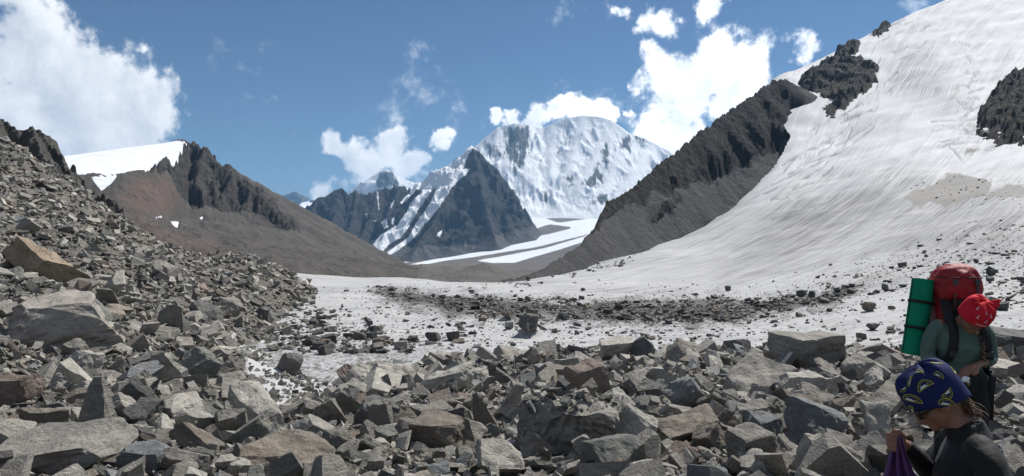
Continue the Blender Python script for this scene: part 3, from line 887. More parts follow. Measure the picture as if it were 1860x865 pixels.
rsd = poly_sdf(pxa, pya, z7([(-20, 720), (40, 690), (70, 640), (160, 590), (300, 520), (350, 515), (480, 465), (600, 430), (700, 390), (800, 340), (890, 270), (945, 210), (960, 150), (900, 60), (830, 0), (700, 0), (400, 250), (100, 500), (20, 650)]))
rsd = np.maximum(rsd, poly_sdf(pxa, pya, z7([(270, 630), (330, 570), (430, 520), (400, 560), (330, 600)])) * 1.0)
rk = soft(rsd + 9 * fbm(pxa / 25, pya / 25, 4, .6), 12)
nz = rk * np.clip(dist / 14, .12, 1) * ((rocky(X, Y, 34, 15.) + .4) * 9 + (ridged(X / 14, Y / 14, 4, .5, 6.) - .8) * 2.6) + rk * fbm(X / 3.5, Y / 3.5, 4, .6, 6.) * 1.1 + (1 - rk) * (fbm(X / 9, Y / 9, 5, .55, 2.) * 0.5 + ridged(X / 1.6, Y / 1.6, 2, .5, 1.) * .2)
Zs = Z + np.where(nz > .9, .9 + (nz - .9) * .3, nz)
snsd = polys_sdf(pxa, pya, [z7([(885, 225), (925, 225), (910, 265), (890, 265)]), z7([(840, 20), (900, -5), (985, -10), (905, 60)]), z7([(620, 155), (640, 150), (632, 165)])])
mask = np.stack([(soft(snsd, 5) * .9).ravel(), rk.ravel(), np.zeros(rk.size)], 1)
terrain('rock_spur', X, Y, Zs, nu, nd, M_SPUR, mask, 'steep blackish rock ridge with grey scree apron beside the glacier', smooth=False, cat='ridge')

# ---- boulder slope: the ground we stand on and the scree rising to the left
BSC = [(-700, 900, 3.6), (930, 1250, 2.2), (2500, 1200, 2.6), (930, 1000, 4.0), (1860, 990, 4.2), (0, 960, 3.8), (1600, 1000, 4.1),
       (0, 865, 5.2), (250, 865, 5.4), (600, 865, 5.7), (930, 865, 5.8), (1300, 865, 5.8), (1600, 865, 5.8), (1860, 870, 5.8), (2300, 860, 6), (-400, 780, 5.4),
       (0, 740, 8.2), (250, 765, 8.2), (480, 790, 8.0), (700, 780, 8.4), (930, 765, 9.2), (1300, 765, 9.2), (1600, 765, 9.2), (1860, 765, 9.2), (2300, 750, 9), (-400, 620, 9),
       (0, 620, 13), (250, 660, 12.6), (420, 700, 12.2), (520, 722, 12.5), (700, 705, 13.5), (930, 698, 14.2), (1300, 695, 14.4), (1600, 690, 14.2), (1860, 680, 14), (2300, 640, 14), (-400, 420, 16),
       (0, 500, 21), (250, 560, 21), (380, 620, 20), (480, 668, 19.5), (620, 690, 20), (760, 672, 20.5), (930, 662, 19.5), (1150, 652, 20), (1400, 648, 20), (1600, 652, 20), (1860, 630, 20), (2300, 590, 20),
       (0, 400, 34), (250, 490, 33), (400, 555, 32), (480, 585, 33), (560, 655, 30), (700, 668, 28), (930, 668, 26), (1400, 672, 26), (1860, 670, 26), (2300, 660, 26), (-400, 280, 34),
       (0, 315, 54), (120, 370, 50), (250, 450, 50), (380, 505, 48), (480, 520, 50), (530, 572, 46), (620, 640, 42), (930, 640, 40), (1400, 645, 40), (2300, 640, 40),
       (-400, 190, 70), (0, 262, 76), (100, 318, 72), (189, 378, 66), (246, 420, 62), (308, 452, 60), (382, 477, 60), (443, 467, 63), (483, 483, 66), (553, 514, 70), (585, 552, 66),
       (0, 330, 92), (189, 430, 84), (308, 490, 80), (443, 505, 82), (553, 540, 84), (640, 590, 80), (930, 610, 80), (2300, 600, 80)]
_BS = field(BSC, 2e-5)


def BS(x, y):
    return _BS(x, y) + fbm(x / 2.6, y / 2.6, 4, .5, 6.) * 0.16 * np.clip(y / 12, .5, 2.2)


nu, nd = 300, 185
X, Y = wedge(-700, 2500, 1.6, 96, nu, nd, log=True)
Z = BS(X, Y)
px, py = to_px(X, Y, Z)
icy = soft(polys_sdf(px, py, [[(440, 640), (500, 620), (560, 640), (600, 680), (600, 735), (540, 745), (480, 720), (470, 680)], [(560, 600), (640, 620), (720, 660), (690, 690), (600, 670)]]) + 16 * fbm(px / 45, py / 30, 3) + 12, 16)
ms, t = material('rubble_ground')
pos = t.new('ShaderNodeNewGeometry').outputs['Position']
sep = t.new('ShaderNodeSeparateColor')
t.put(sep.inputs[0], t.attr('mask').outputs['Color'])
na = t.noise(pos, 2.2, 8, 0.7)
nb = t.noise(pos, 14.0, 5, 0.7)
c = t.mix(t.mapr(na, .35, .65), (0.085, 0.078, 0.07), (0.17, 0.155, 0.135))
c = t.mix(t.mapr(nb, .4, .7, 0, .7), c, (0.06, 0.056, 0.05))
iv = t.math('ADD', sep.outputs[0], t.math('MULTIPLY', t.math('SUBTRACT', na, .5), 1.1))
c = t.mix(t.mapr(iv, .46, .62, 0, .95), c, (0.46, 0.465, 0.47))
principled(t, c, .9, t.bump(t.math('ADD', na, t.math('MULTIPLY', nb, .4)), .9, .12), .2)
o = mesh_obj('boulder_slope', np.stack([X.ravel(), Y.ravel(), Z.ravel()], 1), grid_faces(nu, nd), ms, True, attrs={'mask': np.stack([icy.ravel()] * 3, 1)})
tag(o, 'grey scree and rubble ground under the boulders in front', 'ground', kind='structure')

# ---- haze in the air
mh = bpy.data.materials.new('air_haze')
mh.use_nodes = True
mh.node_tree.nodes.clear()
th = NT(mh.node_tree)
pv = th.new('ShaderNodeVolumePrincipled')
pv.inputs['Color'].default_value = (0.30, 0.60, 1.0, 1)
pv.inputs['Density'].default_value = 0.000065
pv.inputs['Anisotropy'].default_value = 0.2
th.l.new(pv.outputs[0], th.new('ShaderNodeOutputMaterial').inputs['Volume'])
hx0, hx1, hy0, hy1, hz0, hz1 = -7000, 7000, -300, 11500, -560, 1010
hv = [(x, y, z) for x in (hx0, hx1) for y in (hy0, hy1) for z in (hz0, hz1)]
hf = [(0, 1, 3, 2), (4, 6, 7, 5), (0, 4, 5, 1), (2, 3, 7, 6), (0, 2, 6, 4), (1, 5, 7, 3)]
tag(mesh_obj('haze', hv, hf, mh, False), 'thin bluish air haze veiling the far mountains', 'haze', kind='stuff')
# ------------------------------------------------------------------ rocks
def cut_box(rs, dims, ncuts, depth=(0.55, 0.95), skew=0.25):
    """an angular block: a box trimmed by random planes"""
    bm = bmesh.new()
    bmesh.ops.create_cube(bm, size=2.0)
    for v in bm.verts:
        v.co.x += skew * v.co.z * rs.uniform(-1, 1)
        v.co.y += skew * v.co.x * rs.uniform(-.6, .6)
    for k in range(ncuts):
        n = Vector((rs.gauss(0, 1), rs.gauss(0, 1), rs.gauss(0, .8))).normalized()
        reach = max(n.dot(v.co) for v in bm.verts)
        p = n * reach * rs.uniform(*depth)
        geom = bm.verts[:] + bm.edges[:] + bm.faces[:]
        res = bmesh.ops.bisect_plane(bm, geom=geom, plane_co=p, plane_no=n, clear_outer=True, dist=1e-5)
        ed = [e for e in res['geom_cut'] if isinstance(e, bmesh.types.BMEdge)]
        if len(ed) >= 3:
            bmesh.ops.contextual_create(bm, geom=ed)
    for v in bm.verts:
        v.co = Vector((v.co.x * dims[0], v.co.y * dims[1], v.co.z * dims[2]))
    return bm


def bm_arrays(bm):
    bmesh.ops.triangulate(bm, faces=bm.faces[:])
    bmesh.ops.recalc_face_normals(bm, faces=bm.faces[:])
    bm.verts.index_update()
    v = np.array([q.co[:] for q in bm.verts])
    f = np.array([[q.index for q in t.verts] for t in bm.faces])
    return v, f


def norm_rock(v):
    lo, hi = v.min(0), v.max(0)
    v = v - (lo + hi) / 2
    return v / max((hi - lo)[0], (hi - lo)[1])


rs = random.Random(4)
LOW = []
for k in range(40):
    d = (1.0, rs.uniform(.5, .95), rs.choice([.13, .17, .22, .3, .4, .55]))
    bm = cut_box(rs, d, rs.randint(5, 7))
    v, f = bm_arrays(bm)
    bm.free()
    LOW.append((norm_rock(v), f))


def fine_rock(seed, dims, ncuts, levels=0.085, depth=(.6, .95), rough=1.0, strata=1.0, skew=.25, shape=None):
    """a boulder with broken strata, chipped edges and rough faces"""
    rr = random.Random(seed)
    bm = cut_box(rr, dims, ncuts, depth, skew)
    if shape:
        for v in bm.verts:
            v.co = Vector(shape(v.co))
    bmesh.ops.triangulate(bm, faces=bm.faces[:])
    for it in range(6):
        size = max(max(v.co[i] for v in bm.verts) - min(v.co[i] for v in bm.verts) for i in range(3))
        longe = [e for e in bm.edges if e.calc_length() > size * levels]
        if not longe or len(bm.faces) > 1700:
            break
        bmesh.ops.subdivide_edges(bm, edges=longe, cuts=1, use_grid_fill=True)
        bmesh.ops.triangulate(bm, faces=[q for q in bm.faces if len(q.verts) > 3])
    bmesh.ops.smooth_vert(bm, verts=bm.verts[:], factor=0.22, use_axis_x=True, use_axis_y=True, use_axis_z=True)
    bm.normal_update()
    nrm = np.array([q.normal[:] for q in bm.verts])
    v, f = bm_arrays(bm)
    bm.free()
    v = norm_rock(v)
    q = v + seed * 3.1
    big = perlin3(q * 3.0) * .045 + perlin3(q * 7.0 + 5) * .022 + perlin3(q * 15 + 9) * .008
    lay = v[:, 2] * 11 + perlin3(q * 2.2 + 3) * 1.6 + v[:, 0] * 2.0
    saw = lay - np.floor(lay)
    side = np.clip(1.1 - np.abs(nrm[:, 2]) * 1.1, 0, 1)
    v = v + nrm * (big * rough + (saw ** 3 * -0.022 * side + (perlin3(np.stack([q[:, 0] * 3, q[:, 1] * 3, q[:, 2] * 16], 1)) * .008)) * strata)[:, None]
    return v, f


def rock_material(name, tint):
    """grey schist: strata lines, pale lichen, rust stains; tint from the rock's own colour"""
    m, t = material(name)
    if tint == 'object':
        tcn = t.new('ShaderNodeTexCoord')
        inf = t.new('ShaderNodeObjectInfo')
        pos = t.vmath('ADD', tcn.outputs['Object'], t.vmath('SCALE', inf.outputs['Location'], scale=1.7))
        tc_ = inf.outputs['Color']
        sc = 1.0
    else:
        pos = t.new('ShaderNodeNewGeometry').outputs['Position']
        tc_ = t.attr('tint').outputs['Color']
        sc = 1.6
    warp = t.vmath('ADD', pos, t.vmath('SCALE', t.noise(pos, 2.0 * sc, 3, .5, out='Color'), scale=0.22))
    lines = t.noise(t.scaled(warp, (1.5, 1.5, 16.0)), 1.2 * sc, 6, 0.65)
    n1 = t.noise(pos, 3.2 * sc, 9, 0.68)
    n2 = t.noise(pos, 1.1 * sc, 5, 0.6, 0.6)
    n3 = t.noise(pos, 26.0 * sc, 4, 0.75)
    c = t.mix(t.mapr(n1, .3, .7, 0.0, 1.0), (0.82, 0.81, 0.79), (1.62, 1.59, 1.52))
    c = t.mix(t.mapr(lines, .36, .66, .0, .5), c, (0.62, 0.62, 0.62))
    c = t.mix(1.0, c, t.mix(1.0, tc_, (0.95, 0.975, 1.01), 'MULTIPLY'), 'MULTIPLY')
    c = t.mix(t.mapr(n3, .46, .72, 0, .55), c, (0.06, 0.057, 0.052))
    c = t.mix(t.mapr(n2, .60, .74, 0, .5), c, (0.22, 0.145, 0.09))
    c = t.mix(t.mapr(t.noise(pos, 5.0 * sc, 6, .7), .60, .72, 0, .55), c, (0.36, 0.355, 0.33))
    hgt = t.math('ADD', t.math('ADD', t.math('MULTIPLY', n1, .6), t.math('MULTIPLY', lines, .45)), t.math('MULTIPLY', n3, .22))
    principled(t, c, .82, t.bump(hgt, 1.0, .09), .28)
    return m


M_ROCK = rock_material('schist_boulder', 'object')
M_RUBBLE = rock_material('schist_rubble', 'attr')
TINTS = {'grey': (0.235, 0.219, 0.193), 'pale grey': (0.36, 0.338, 0.298), 'dark grey': (0.115, 0.112, 0.106), 'brownish': (0.20, 0.172, 0.142),
         'reddish': (0.205, 0.160, 0.135), 'greenish grey': (0.185, 0.187, 0.166), 'blue grey': (0.185, 0.19, 0.19)}
TNAMES = list(TINTS)
TPROB = np.array([.35, .28, .13, .09, .03, .08, .04])

HIGH = {}
for kind, n, dims, ncut, kw in [('slab', 12, (1, .72, .26), 9, dict(depth=(.55, .93), skew=.35)), ('block', 12, (1, .8, .66), 9, dict(depth=(.6, .93), skew=.35)),
                                ('wedge', 9, (1, .7, .5), 7, dict(depth=(.45, .85), skew=.6)), ('shard', 6, (1, .42, .34), 6, dict(depth=(.55, .95)))]:
    HIGH[kind] = []
    for k in range(n):
        v, f = fine_rock(len(HIGH) * 31 + k * 7 + 1, dims, ncut, **kw)
        o = mesh_obj('boulder', v, f, M_ROCK, False)
        HIGH[kind].append((o.data, v))
        bpy.data.objects.remove(o)

USED_LABELS = set()
BOULDERS = []      # (object, px, py, size_px)


def put_boulder(me, verts, loc, rot, scale, tint, name='boulder'):
    o = bpy.data.objects.new(name, me)
    COL.objects.link(o)
    o.location = loc
    o.rotation_euler = rot
    o.scale = scale
    o.color = tuple(tint) + (1,)
    return o


def seat(verts, rot, scale, x, y, hfun, sink):
    """height at which a turned rock rests: its lowest points a little into the ground"""
    R = np.array(rot.to_matrix()) * np.array(scale)[None, :]
    w = verts @ R.T
    gz = hfun(np.array([x]), np.array([y]))[0]
    lo = np.percentile(w[:, 2], 3)
    hgt = w[:, 2].max() - lo
    return gz - lo - sink * hgt


# landmark boulders: px centre, py of foot, width px, height px, kind, tint, turn, tilt-x, tilt-y, label
LAND = [
    (112, 640, 205, 105, 'huge', 'pinkish', 0.5, 14, -6, 'huge pale pinkish boulder with layered cracks, lower left scree'),
    (75, 512, 155, 100, 'wedge', 'rust', -0.5, 30, 22, 'large tan brown tilted slab lying on the left scree'),
    (366, 690, 66, 66, 'wedge', 'greenish grey', .6, 10, 20, 'squat pointed greenish boulder alone beside the dirty snow patch'),
    (172, 812, 82, 125, 'spire', 'grey', .2, 0, 0, 'tall pointed standing rock, spire shaped, lower left'),
    (76, 800, 76, 62, 'block', 'brownish', .8, 5, 5, 'rounded brownish block left of the standing spire rock'),
    (110, 862, 240, 66, 'slab', 'grey', .15, 12, -6, 'broad flat grey slab along the bottom edge, lower left corner'),
    (270, 868, 112, 56, 'block', 'blue grey', -.2, 10, 0, 'pale blue grey block on the bottom edge, right of the corner slab'),
    (356, 795, 74, 56, 'wedge', 'pale grey', 1.0, 15, 10, 'pale angular wedge with sharp dark underside, lower left'),
    (420, 800, 64, 60, 'block', 'grey', .4, 20, -10, 'round shouldered pale boulder with bright top, lower left centre'),
    (465, 778, 118, 76, 'slab', 'pale grey', -.7, 20, 28, 'big smooth tilted slab next to the snow gully'),
    (520, 866, 178, 60, 'slab', 'brownish', .2, 18, 4, 'wide pale brown slab at the bottom edge, left of centre'),
    (610, 838, 58, 66, 'block', 'grey', .5, 6, 8, 'upright rounded grey block beside the wide bottom slab'),
    (526, 682, 50, 46, 'block', 'dark grey', .3, 12, 18, 'dark cube like boulder standing on the snow gully'),
    (716, 705, 92, 50, 'slab', 'pale grey', .4, 14, 6, 'pale rounded slab at the upper edge of the rubble, left centre'),
    (812, 722, 104, 62, 'wedge', 'pale grey', -.3, 12, -16, 'bright cream boulder with dark hollow beneath, mid field'),
    (905, 710, 92, 50, 'spire2', 'dark grey', 0, 0, 0, 'dark triangular boulder, flat fronted, mid field'),
    (872, 790, 46, 82, 'spire', 'brownish', .4, 0, -24, 'leaning dark tooth shaped slab, mid field'),
    (690, 790, 52, 66, 'block', 'grey', .1, 5, -6, 'upright square grey slab, left centre of the rubble'),
    (795, 822, 110, 62, 'block', 'brownish', -.4, 8, 8, 'brown layered block with splintered right end, bottom centre'),
    (908, 868, 90, 84, 'slab', 'pale grey', .5, 48, 12, 'bright pale leaning slab at the bottom edge, centre'),
    (1036, 830, 205, 118, 'slab2', 'grey', -.15, 9, 5, 'giant flat topped boulder carrying gravel, right of centre'),
    (1066, 728, 92, 80, 'block', 'reddish', .5, 16, -10, 'reddish cube shaped boulder perched on the rubble crest'),
    (1122, 775, 70, 56, 'slab', 'grey', -.8, 20, 26, 'grey brown slab leaning against the giant flat boulder'),
    (1118, 655, 64, 40, 'wedge', 'pale grey', .2, 12, 0, 'pale shattered rock heap top on the rubble crest'),
    (1468, 668, 140, 62, 'block', 'grey', .35, 6, -6, 'big dark sided angular boulder at the glacier edge, right'),
    (1375, 728, 150, 78, 'slab', 'grey', .6, 24, -24, 'long grey ramp like slab leaning toward the glacier, right'),
    (1448, 722, 92, 48, 'slab', 'pale grey', .3, 10, 4, 'pale flat slab below the dark sided glacier edge boulder'),
    (1478, 822, 128, 104, 'block', 'blue grey', .7, 14, 16, 'large steel grey boulder with sheer streaked face, lower right'),
    (1250, 808, 150, 66, 'slab', 'brownish', .25, 14, -12, 'broad tan curved slab, bottom right of centre'),
    (1362, 852, 96, 84, 'block', 'grey', .4, 12, -6, 'blocky grey boulder with a notched face, bottom right of centre'),
    (1552, 862, 76, 62, 'slab', 'pale grey', .2, 55, 4, 'flat pale upright plate beside the purple cloth'),
    (1612, 768, 110, 66, 'shard', 'grey', .6, 8, -30, 'long slanting grey beam of rock behind the blue cap'),
    (1835, 652, 110, 50, 'block', 'dark grey', -.3, 8, 6, 'dark layered boulder at the right edge on the glacier side'),
    (1815, 690, 130, 34, 'slab', 'pale grey', .2, 8, 2, 'pale flat slab at the right edge below the dark boulder'),
    (1800, 822, 90, 74, 'slab', 'dark grey', -.6, 50, 30, 'dark slanted plate under the walking pole, right edge'),
    (1848, 860, 60, 70, 'block', 'grey', .8, 10, 0, 'rounded grey block in the lower right corner'),
    (155, 690, 60, 58, 'block', 'pale grey', 1.1, 8, 12, 'pale orange stained block under the huge pinkish boulder'),
    (250, 745, 44, 90, 'shard', 'dark grey', .8, 10, 40, 'long dark slab lying end up, left of the spire'),
    (30, 745, 80, 76, 'wedge', 'reddish', .4, 12, -10, 'reddish wedge at the left edge under the big boulders'),
    (1010, 700, 60, 36, 'block', 'brownish', .3, 8, 4, 'low brown block left of the reddish perched boulder'),
    (1185, 726, 60, 44, 'slab', 'greenish grey', -.3, 26, -8, 'olive grey tilted plate, right of the reddish perched boulder'),
    (300, 500, 56, 26, 'slab', 'grey', -.5, 14, 18, 'long pale slab high on the left scree'),
    (418, 575, 52, 40, 'block', 'grey', .5, 10, 14, 'pale grey block high on the scree near the snow'),
    (375, 590, 66, 46, 'slab', 'dark grey', -.7, 10, 30, 'dark elongated slab high on the scree, mid left'),
]
spire_a = lambda c: (c.x * (1.05 - .42 * (c.z + 1)), c.y * (1.0 - .36 * (c.z + 1)), c.z * 1.45 + .12 * c.x)
CUSTOM = {
    'spire': fine_rock(71, (1, .8, 1.0), 4, depth=(.75, .95), skew=.1, shape=lambda c: (c.x * (1.0 - .40 * (c.z + 1)) + .1 * c.z, c.y * (1.0 - .34 * (c.z + 1)), c.z * 1.3)),
    'spire2': fine_rock(77, (1, .6, .7), 3, depth=(.8, .95), skew=.1, shape=lambda c: (c.x * (1.0 - .62 * (c.z / .7 + 1)) - .1 * c.z, c.y * (1 - .3 * (c.z / .7 + 1)), c.z)),
    'slab2': fine_rock(83, (1, .9, .5), 9, depth=(.7, .95), skew=.2, levels=.05, rough=1.9, strata=3.0),
    'huge': fine_rock(95, (1, .85, .62), 15, depth=(.66, .93), skew=.45, levels=.045, rough=.75, strata=1.7),
}
TINTS['pinkish'] = (0.29, 0.262, 0.232)
TINTS['rust'] = (0.25, 0.195, 0.14)
CLR = [(3.25, 5.2, .32), (1.9, 3.1, .5)]      # cleared discs: x, y, r (first the two hikers)
gk = {k: 0 for k in HIGH}
for i, (px_, pyf, wpx, hpx, kind, tint, turn, tx, ty, label) in enumerate(LAND):
    g = ground_hit(BS, px_, pyf, 3.0, 90.0)
    if kind in CUSTOM:
        v, f = CUSTOM[kind]
        ob = mesh_obj('boulder', v, f, M_ROCK, False)
        me = ob.data
        bpy.data.objects.remove(ob)
    else:
        me, v = HIGH[kind][gk[kind] % len(HIGH[kind])]
        gk[kind] += 1
    rot = Euler((math.radians(tx), math.radians(ty), turn))
    R = np.array(rot.to_matrix())
    w = v @ R.T
    ext = w.max(0) - w.min(0)
    depth = g[1] + wpx / F * g[1] * .25
    su = wpx / F * depth / ext[0]
    sv = hpx / F * depth / ext[2] * 1.02
    sz = np.clip(sv / su, .55, 1.9) * su
    sc_ = (su, su * .9, sz)
    x_, y_ = (px_ - CX) / F * depth, depth
    z_ = g[2] - np.percentile((v * np.array(sc_)) @ R.T, 2, axis=0)[2] - .02 * hpx / F * depth
    o = put_boulder(me, v, (x_, y_, z_), rot, sc_, np.array(TINTS[tint]) * 1.0)
    tag(o, label, 'boulder', 'boulders of the scree')
    USED_LABELS.add(label)
    BOULDERS.append((o, px_, pyf - hpx / 2, wpx, True, label))
    CLR.append((x_, y_, su * .40))

# everything else: sizes by a power law, thinning with distance; the largest become objects of their own
rng = np.random.default_rng(21)


def sample_rocks(n_try, dmin, dmax, px0, px1, hfun, keep):
    d = np.sqrt(rng.uniform(dmin ** 2, dmax ** 2, n_try))
    u = (rng.uniform(px0, px1, n_try) - CX) / F
    x = u * d
    s = np.maximum(.065, .0044 * d) * rng.uniform(0, 1, n_try) ** (-1 / 2.25)
    ok = (rng.uniform(0, 1, n_try) < (np.maximum(.065, .0044 * d) / .065) ** -2.2) & (s < np.minimum(.95, .35 + .035 * d))
    x, d, s = x[ok], d[ok], s[ok]
    z = hfun(x, d)
    px, py = to_px(x, d, z)
    k = keep(x, d, z, px, py, s)
    return x[k], d[k], z[k], s[k], px[k], py[k]


def keep_slope(x, y, z, px, py, s):
    k = (z > GL(x, y) - .15) | (y < 16)
    gully = poly_sdf(px, py, np.array([(420, 640), (470, 615), (560, 620), (620, 665), (610, 735), (540, 750), (470, 730), (430, 690)])) > 0
    ice2 = poly_sdf(px, py, np.array([(490, 585), (560, 560), (640, 575), (790, 630), (770, 655), (700, 690), (600, 695), (480, 640)])) > 0
    r_ = rng.uniform(0, 1, len(x))
    k &= ~(gully & ((r_ > .22) | (s > .28))) & ~(ice2 & ((r_ > .36) | (s > .5)))
    for cx_, cy_, cr in CLR:
        k &= ((x - cx_) ** 2 + (y - cy_) ** 2) > (cr + s * .28) ** 2
    # hidden behind the crest of the left scree
    k &= ~((y > 72) & (px > 60) & (px < 620)) & (y < 80)
    # feet of the two hikers
    return k


AREA = 1.43 * .5 * (80 ** 2 - 3.2 ** 2) * 1.12
n_try = int(AREA * .36 * .065 ** -2.2)
xs, ys, zs, ss, pxs, pys = [], [], [], [], [], []
for a, b, l, rr_ in ((3.2, 24, -80, 1940), (24, 80, -80, 760), (3.2, 26, -420, -80), (26, 70, -300, -80), (3.2, 20, 1940, 2200)):
    n_try = int((rr_ - l) / F * .5 * (b * b - a * a) * .43 * .065 ** -2.2)
    # split so that the draw stays small: far rings are thinned anyway
    if b > 30 or l < -100 or l > 1900:      # far rings, and the strips beyond the frame
        n_try = int(n_try * .5)
    r_ = sample_rocks(n_try, a, b, l, rr_, BS, keep_slope)
    for L_, v_ in zip((xs, ys, zs, ss, pxs, pys), r_):
        L_.append(v_)
xs, ys, zs, ss, pxs, pys = [np.concatenate(q) for q in (xs, ys, zs, ss, pxs, pys)]
spx = ss / ys * F
vis = (pxs > 15) & (pxs < 1845) & (pys < 870) & ~((pxs > 1640) & (pys > 700) & (pxs < 1810))
order = np.argsort(-np.where(vis, spx, 0))
NBIG = 300 - len(LAND)
big = []
bx, by, br = [], [], []
for i in order:
    if len(big) >= NBIG:
        break
    if bx and np.any((np.array(bx) - xs[i]) ** 2 + (np.array(by) - ys[i]) ** 2 < (.33 * (np.array(br) + ss[i])) ** 2):
        continue
    big.append(i)
    bx.append(xs[i]); by.append(ys[i]); br.append(ss[i])
bigset = np.zeros(len(xs), bool)
bigset[big] = True
rk_ = random.Random(9)
SPEC = []
for i in big:
    kind = rk_.choices(['slab', 'block', 'wedge', 'shard'], [.52, .12, .2, .16])[0]
    me, v = rk_.choice(HIGH[kind])
    tn = TNAMES[rng.choice(len(TNAMES), p=TPROB)]
    rot = Euler((math.radians(rk_.gauss(0, 27)), math.radians(rk_.gauss(0, 27)), rk_.uniform(0, 6.28)))
    s = ss[i]
    sc_ = (s, s * rk_.uniform(.85, 1.1), s * rk_.uniform(.85, 1.15))
    zz = seat(v, rot, sc_, xs[i], ys[i], BS, rk_.uniform(.08, .25))
    tint = np.array(TINTS[tn]) * rk_.uniform(.85, 1.15)
    o = put_boulder(me, v, (xs[i], ys[i], zz), rot, sc_, tint)
    SPEC.append((o, kind, tn, pxs[i], pys[i], spx[i]))


TINY = []
for k in range(24):
    d = (1.0, rs.uniform(.5, .95), rs.choice([.2, .28, .4, .55]))
    bm = cut_box(rs, d, 1 + k % 2, (.4, .8), .55)
    v, f = bm_arrays(bm)
    bm.free()
    TINY.append((norm_rock(v), f))


def merge_rocks(name, x, y, z, s, mat, tints, tilt=30.0, sink=(.05, .4), flat=1.0):
    """thousands of small stones joined into one mesh"""
    V, Fc, T = [], [], []
    off_ = 0
    coarse = s / y * F < 34
    which = np.where(coarse, len(LOW) + rng.integers(0, len(TINY), len(x)), rng.integers(0, len(LOW), len(x)))
    for k, (v, f) in enumerate(LOW + TINY):
        idx = np.nonzero(which == k)[0]
        if not len(idx):
            continue
        n = len(idx)
        a = rng.uniform(0, 2 * np.pi, n)
        tx, ty = np.radians(rng.normal(0, tilt, n)), np.radians(rng.normal(0, tilt, n))
        vv = v[None] * (s[idx][:, None, None] * np.array([1, 1, flat])[None, None])
        ca, sa_ = np.cos(a)[:, None], np.sin(a)[:, None]
        X_, Y_, Z_ = vv[..., 0], vv[..., 1], vv[..., 2]
        X_, Y_ = X_ * ca - Y_ * sa_, X_ * sa_ + Y_ * ca
        c1, s1 = np.cos(tx)[:, None], np.sin(tx)[:, None]
        Y_, Z_ = Y_ * c1 - Z_ * s1, Y_ * s1 + Z_ * c1
        c1, s1 = np.cos(ty)[:, None], np.sin(ty)[:, None]
        X_, Z_ = X_ * c1 + Z_ * s1, -X_ * s1 + Z_ * c1
        Z_ = Z_ - Z_.min(1)[:, None] - (rng.uniform(*sink, n) * (Z_.max(1) - Z_.min(1)))[:, None]
        X_ += x[idx][:, None]
        Y_ += y[idx][:, None]
        Z_ += z[idx][:, None]
        V.append(np.stack([X_, Y_, Z_], 2).reshape(-1, 3))
        Fc.append((f[None] + (np.arange(n) * len(v))[:, None, None] + off_).reshape(-1, 3))
        T.append(np.repeat(tints[idx], len(v), 0))
        off_ += n * len(v)
    o = mesh_obj(name, np.concatenate(V), np.concatenate(Fc), mat, False, attrs={'tint': np.concatenate(T)})
    return o


def tint_array(n, scale=1.0, probs=TPROB):
    base = np.array([TINTS[k] for k in TNAMES])
    t_ = base[rng.choice(len(TNAMES), n, p=probs)]
    return t_ * rng.uniform(.75, 1.22, (n, 1)) * scale


m_ = ~bigset
# gravel lying on the giant flat boulder
from mathutils.bvhtree import BVHTree
go = next(b[0] for b in BOULDERS if 'carrying gravel' in b[5])
bpy.context.view_layer.update()
gvt = [go.matrix_world @ q.co for q in go.data.vertices]
bvh = BVHTree.FromPolygons(gvt, [tuple(q.vertices) for q in go.data.polygons])
gc = go.matrix_world.translation
ex = []
for k in range(420):
    qx_ = gc.x + rng.normal(-.1, .28) * go.scale.x * .8
    qy_ = gc.y + rng.normal(-.02, .2) * go.scale.y
    hit = bvh.ray_cast(Vector((qx_, qy_, gc.z + 5)), Vector((0, 0, -1)))
    if hit[0] is not None and hit[1].z > .5:
        ex.append((qx_, qy_, hit[0].z, min(.03 * rng.uniform(0, 1) ** -.5, .16)))
ex = np.array(ex)
xs, ys, zs, ss = [np.concatenate([q[m_], ex[:, k]]) for k, q in enumerate((xs, ys, zs, ss))]
m_ = np.ones(len(xs), bool)
o = merge_rocks('rubble', xs[m_], ys[m_], zs[m_], ss[m_], M_RUBBLE, tint_array(m_.sum()))
tag(o, 'countless grey brown angular stones of the scree filling in between the boulders', 'rubble', kind='stuff')
print('rubble', m_.sum(), 'big', len(big), 'smallest big px', spx[big[-1]])

# ---- stones on the glacier
pdark = np.array([.16, .06, .5, .16, .04, .04, .04])
gx, gy, gs = [], [], []


def glacier_scatter(poly, n, smin, smax, bias=2.0):
    lo, hi = np.min(poly, 0), np.max(poly, 0)
    m = 0
    qx = rng.uniform(lo[0], hi[0], n * 3)
    qy = rng.uniform(lo[1], hi[1], n * 3)
    k = np.nonzero(poly_sdf(qx, qy, poly) + 14 * fbm(qx / 35, qy / 12, 3) > 0)[0][:n]
    qx, qy = qx[k], qy[k]
    # distance from the ice itself
    dg = np.geomspace(14, 500, 420)
    for a, b in zip(qx, qy):
        u, v = (a - CX) / F, (CY - b) / F
        hz = np.interp(dg, GD, GRID[int(np.clip((a - 300) / 8, 0, len(GRID) - 1))])
        hit = np.nonzero(hz > v * dg)[0]
        if len(hit):
            d = dg[hit[0]]
            gx.append(u * d); gy.append(d)
            gs.append(min(smin * rng.uniform(0, 1) ** (-1 / bias), smax))


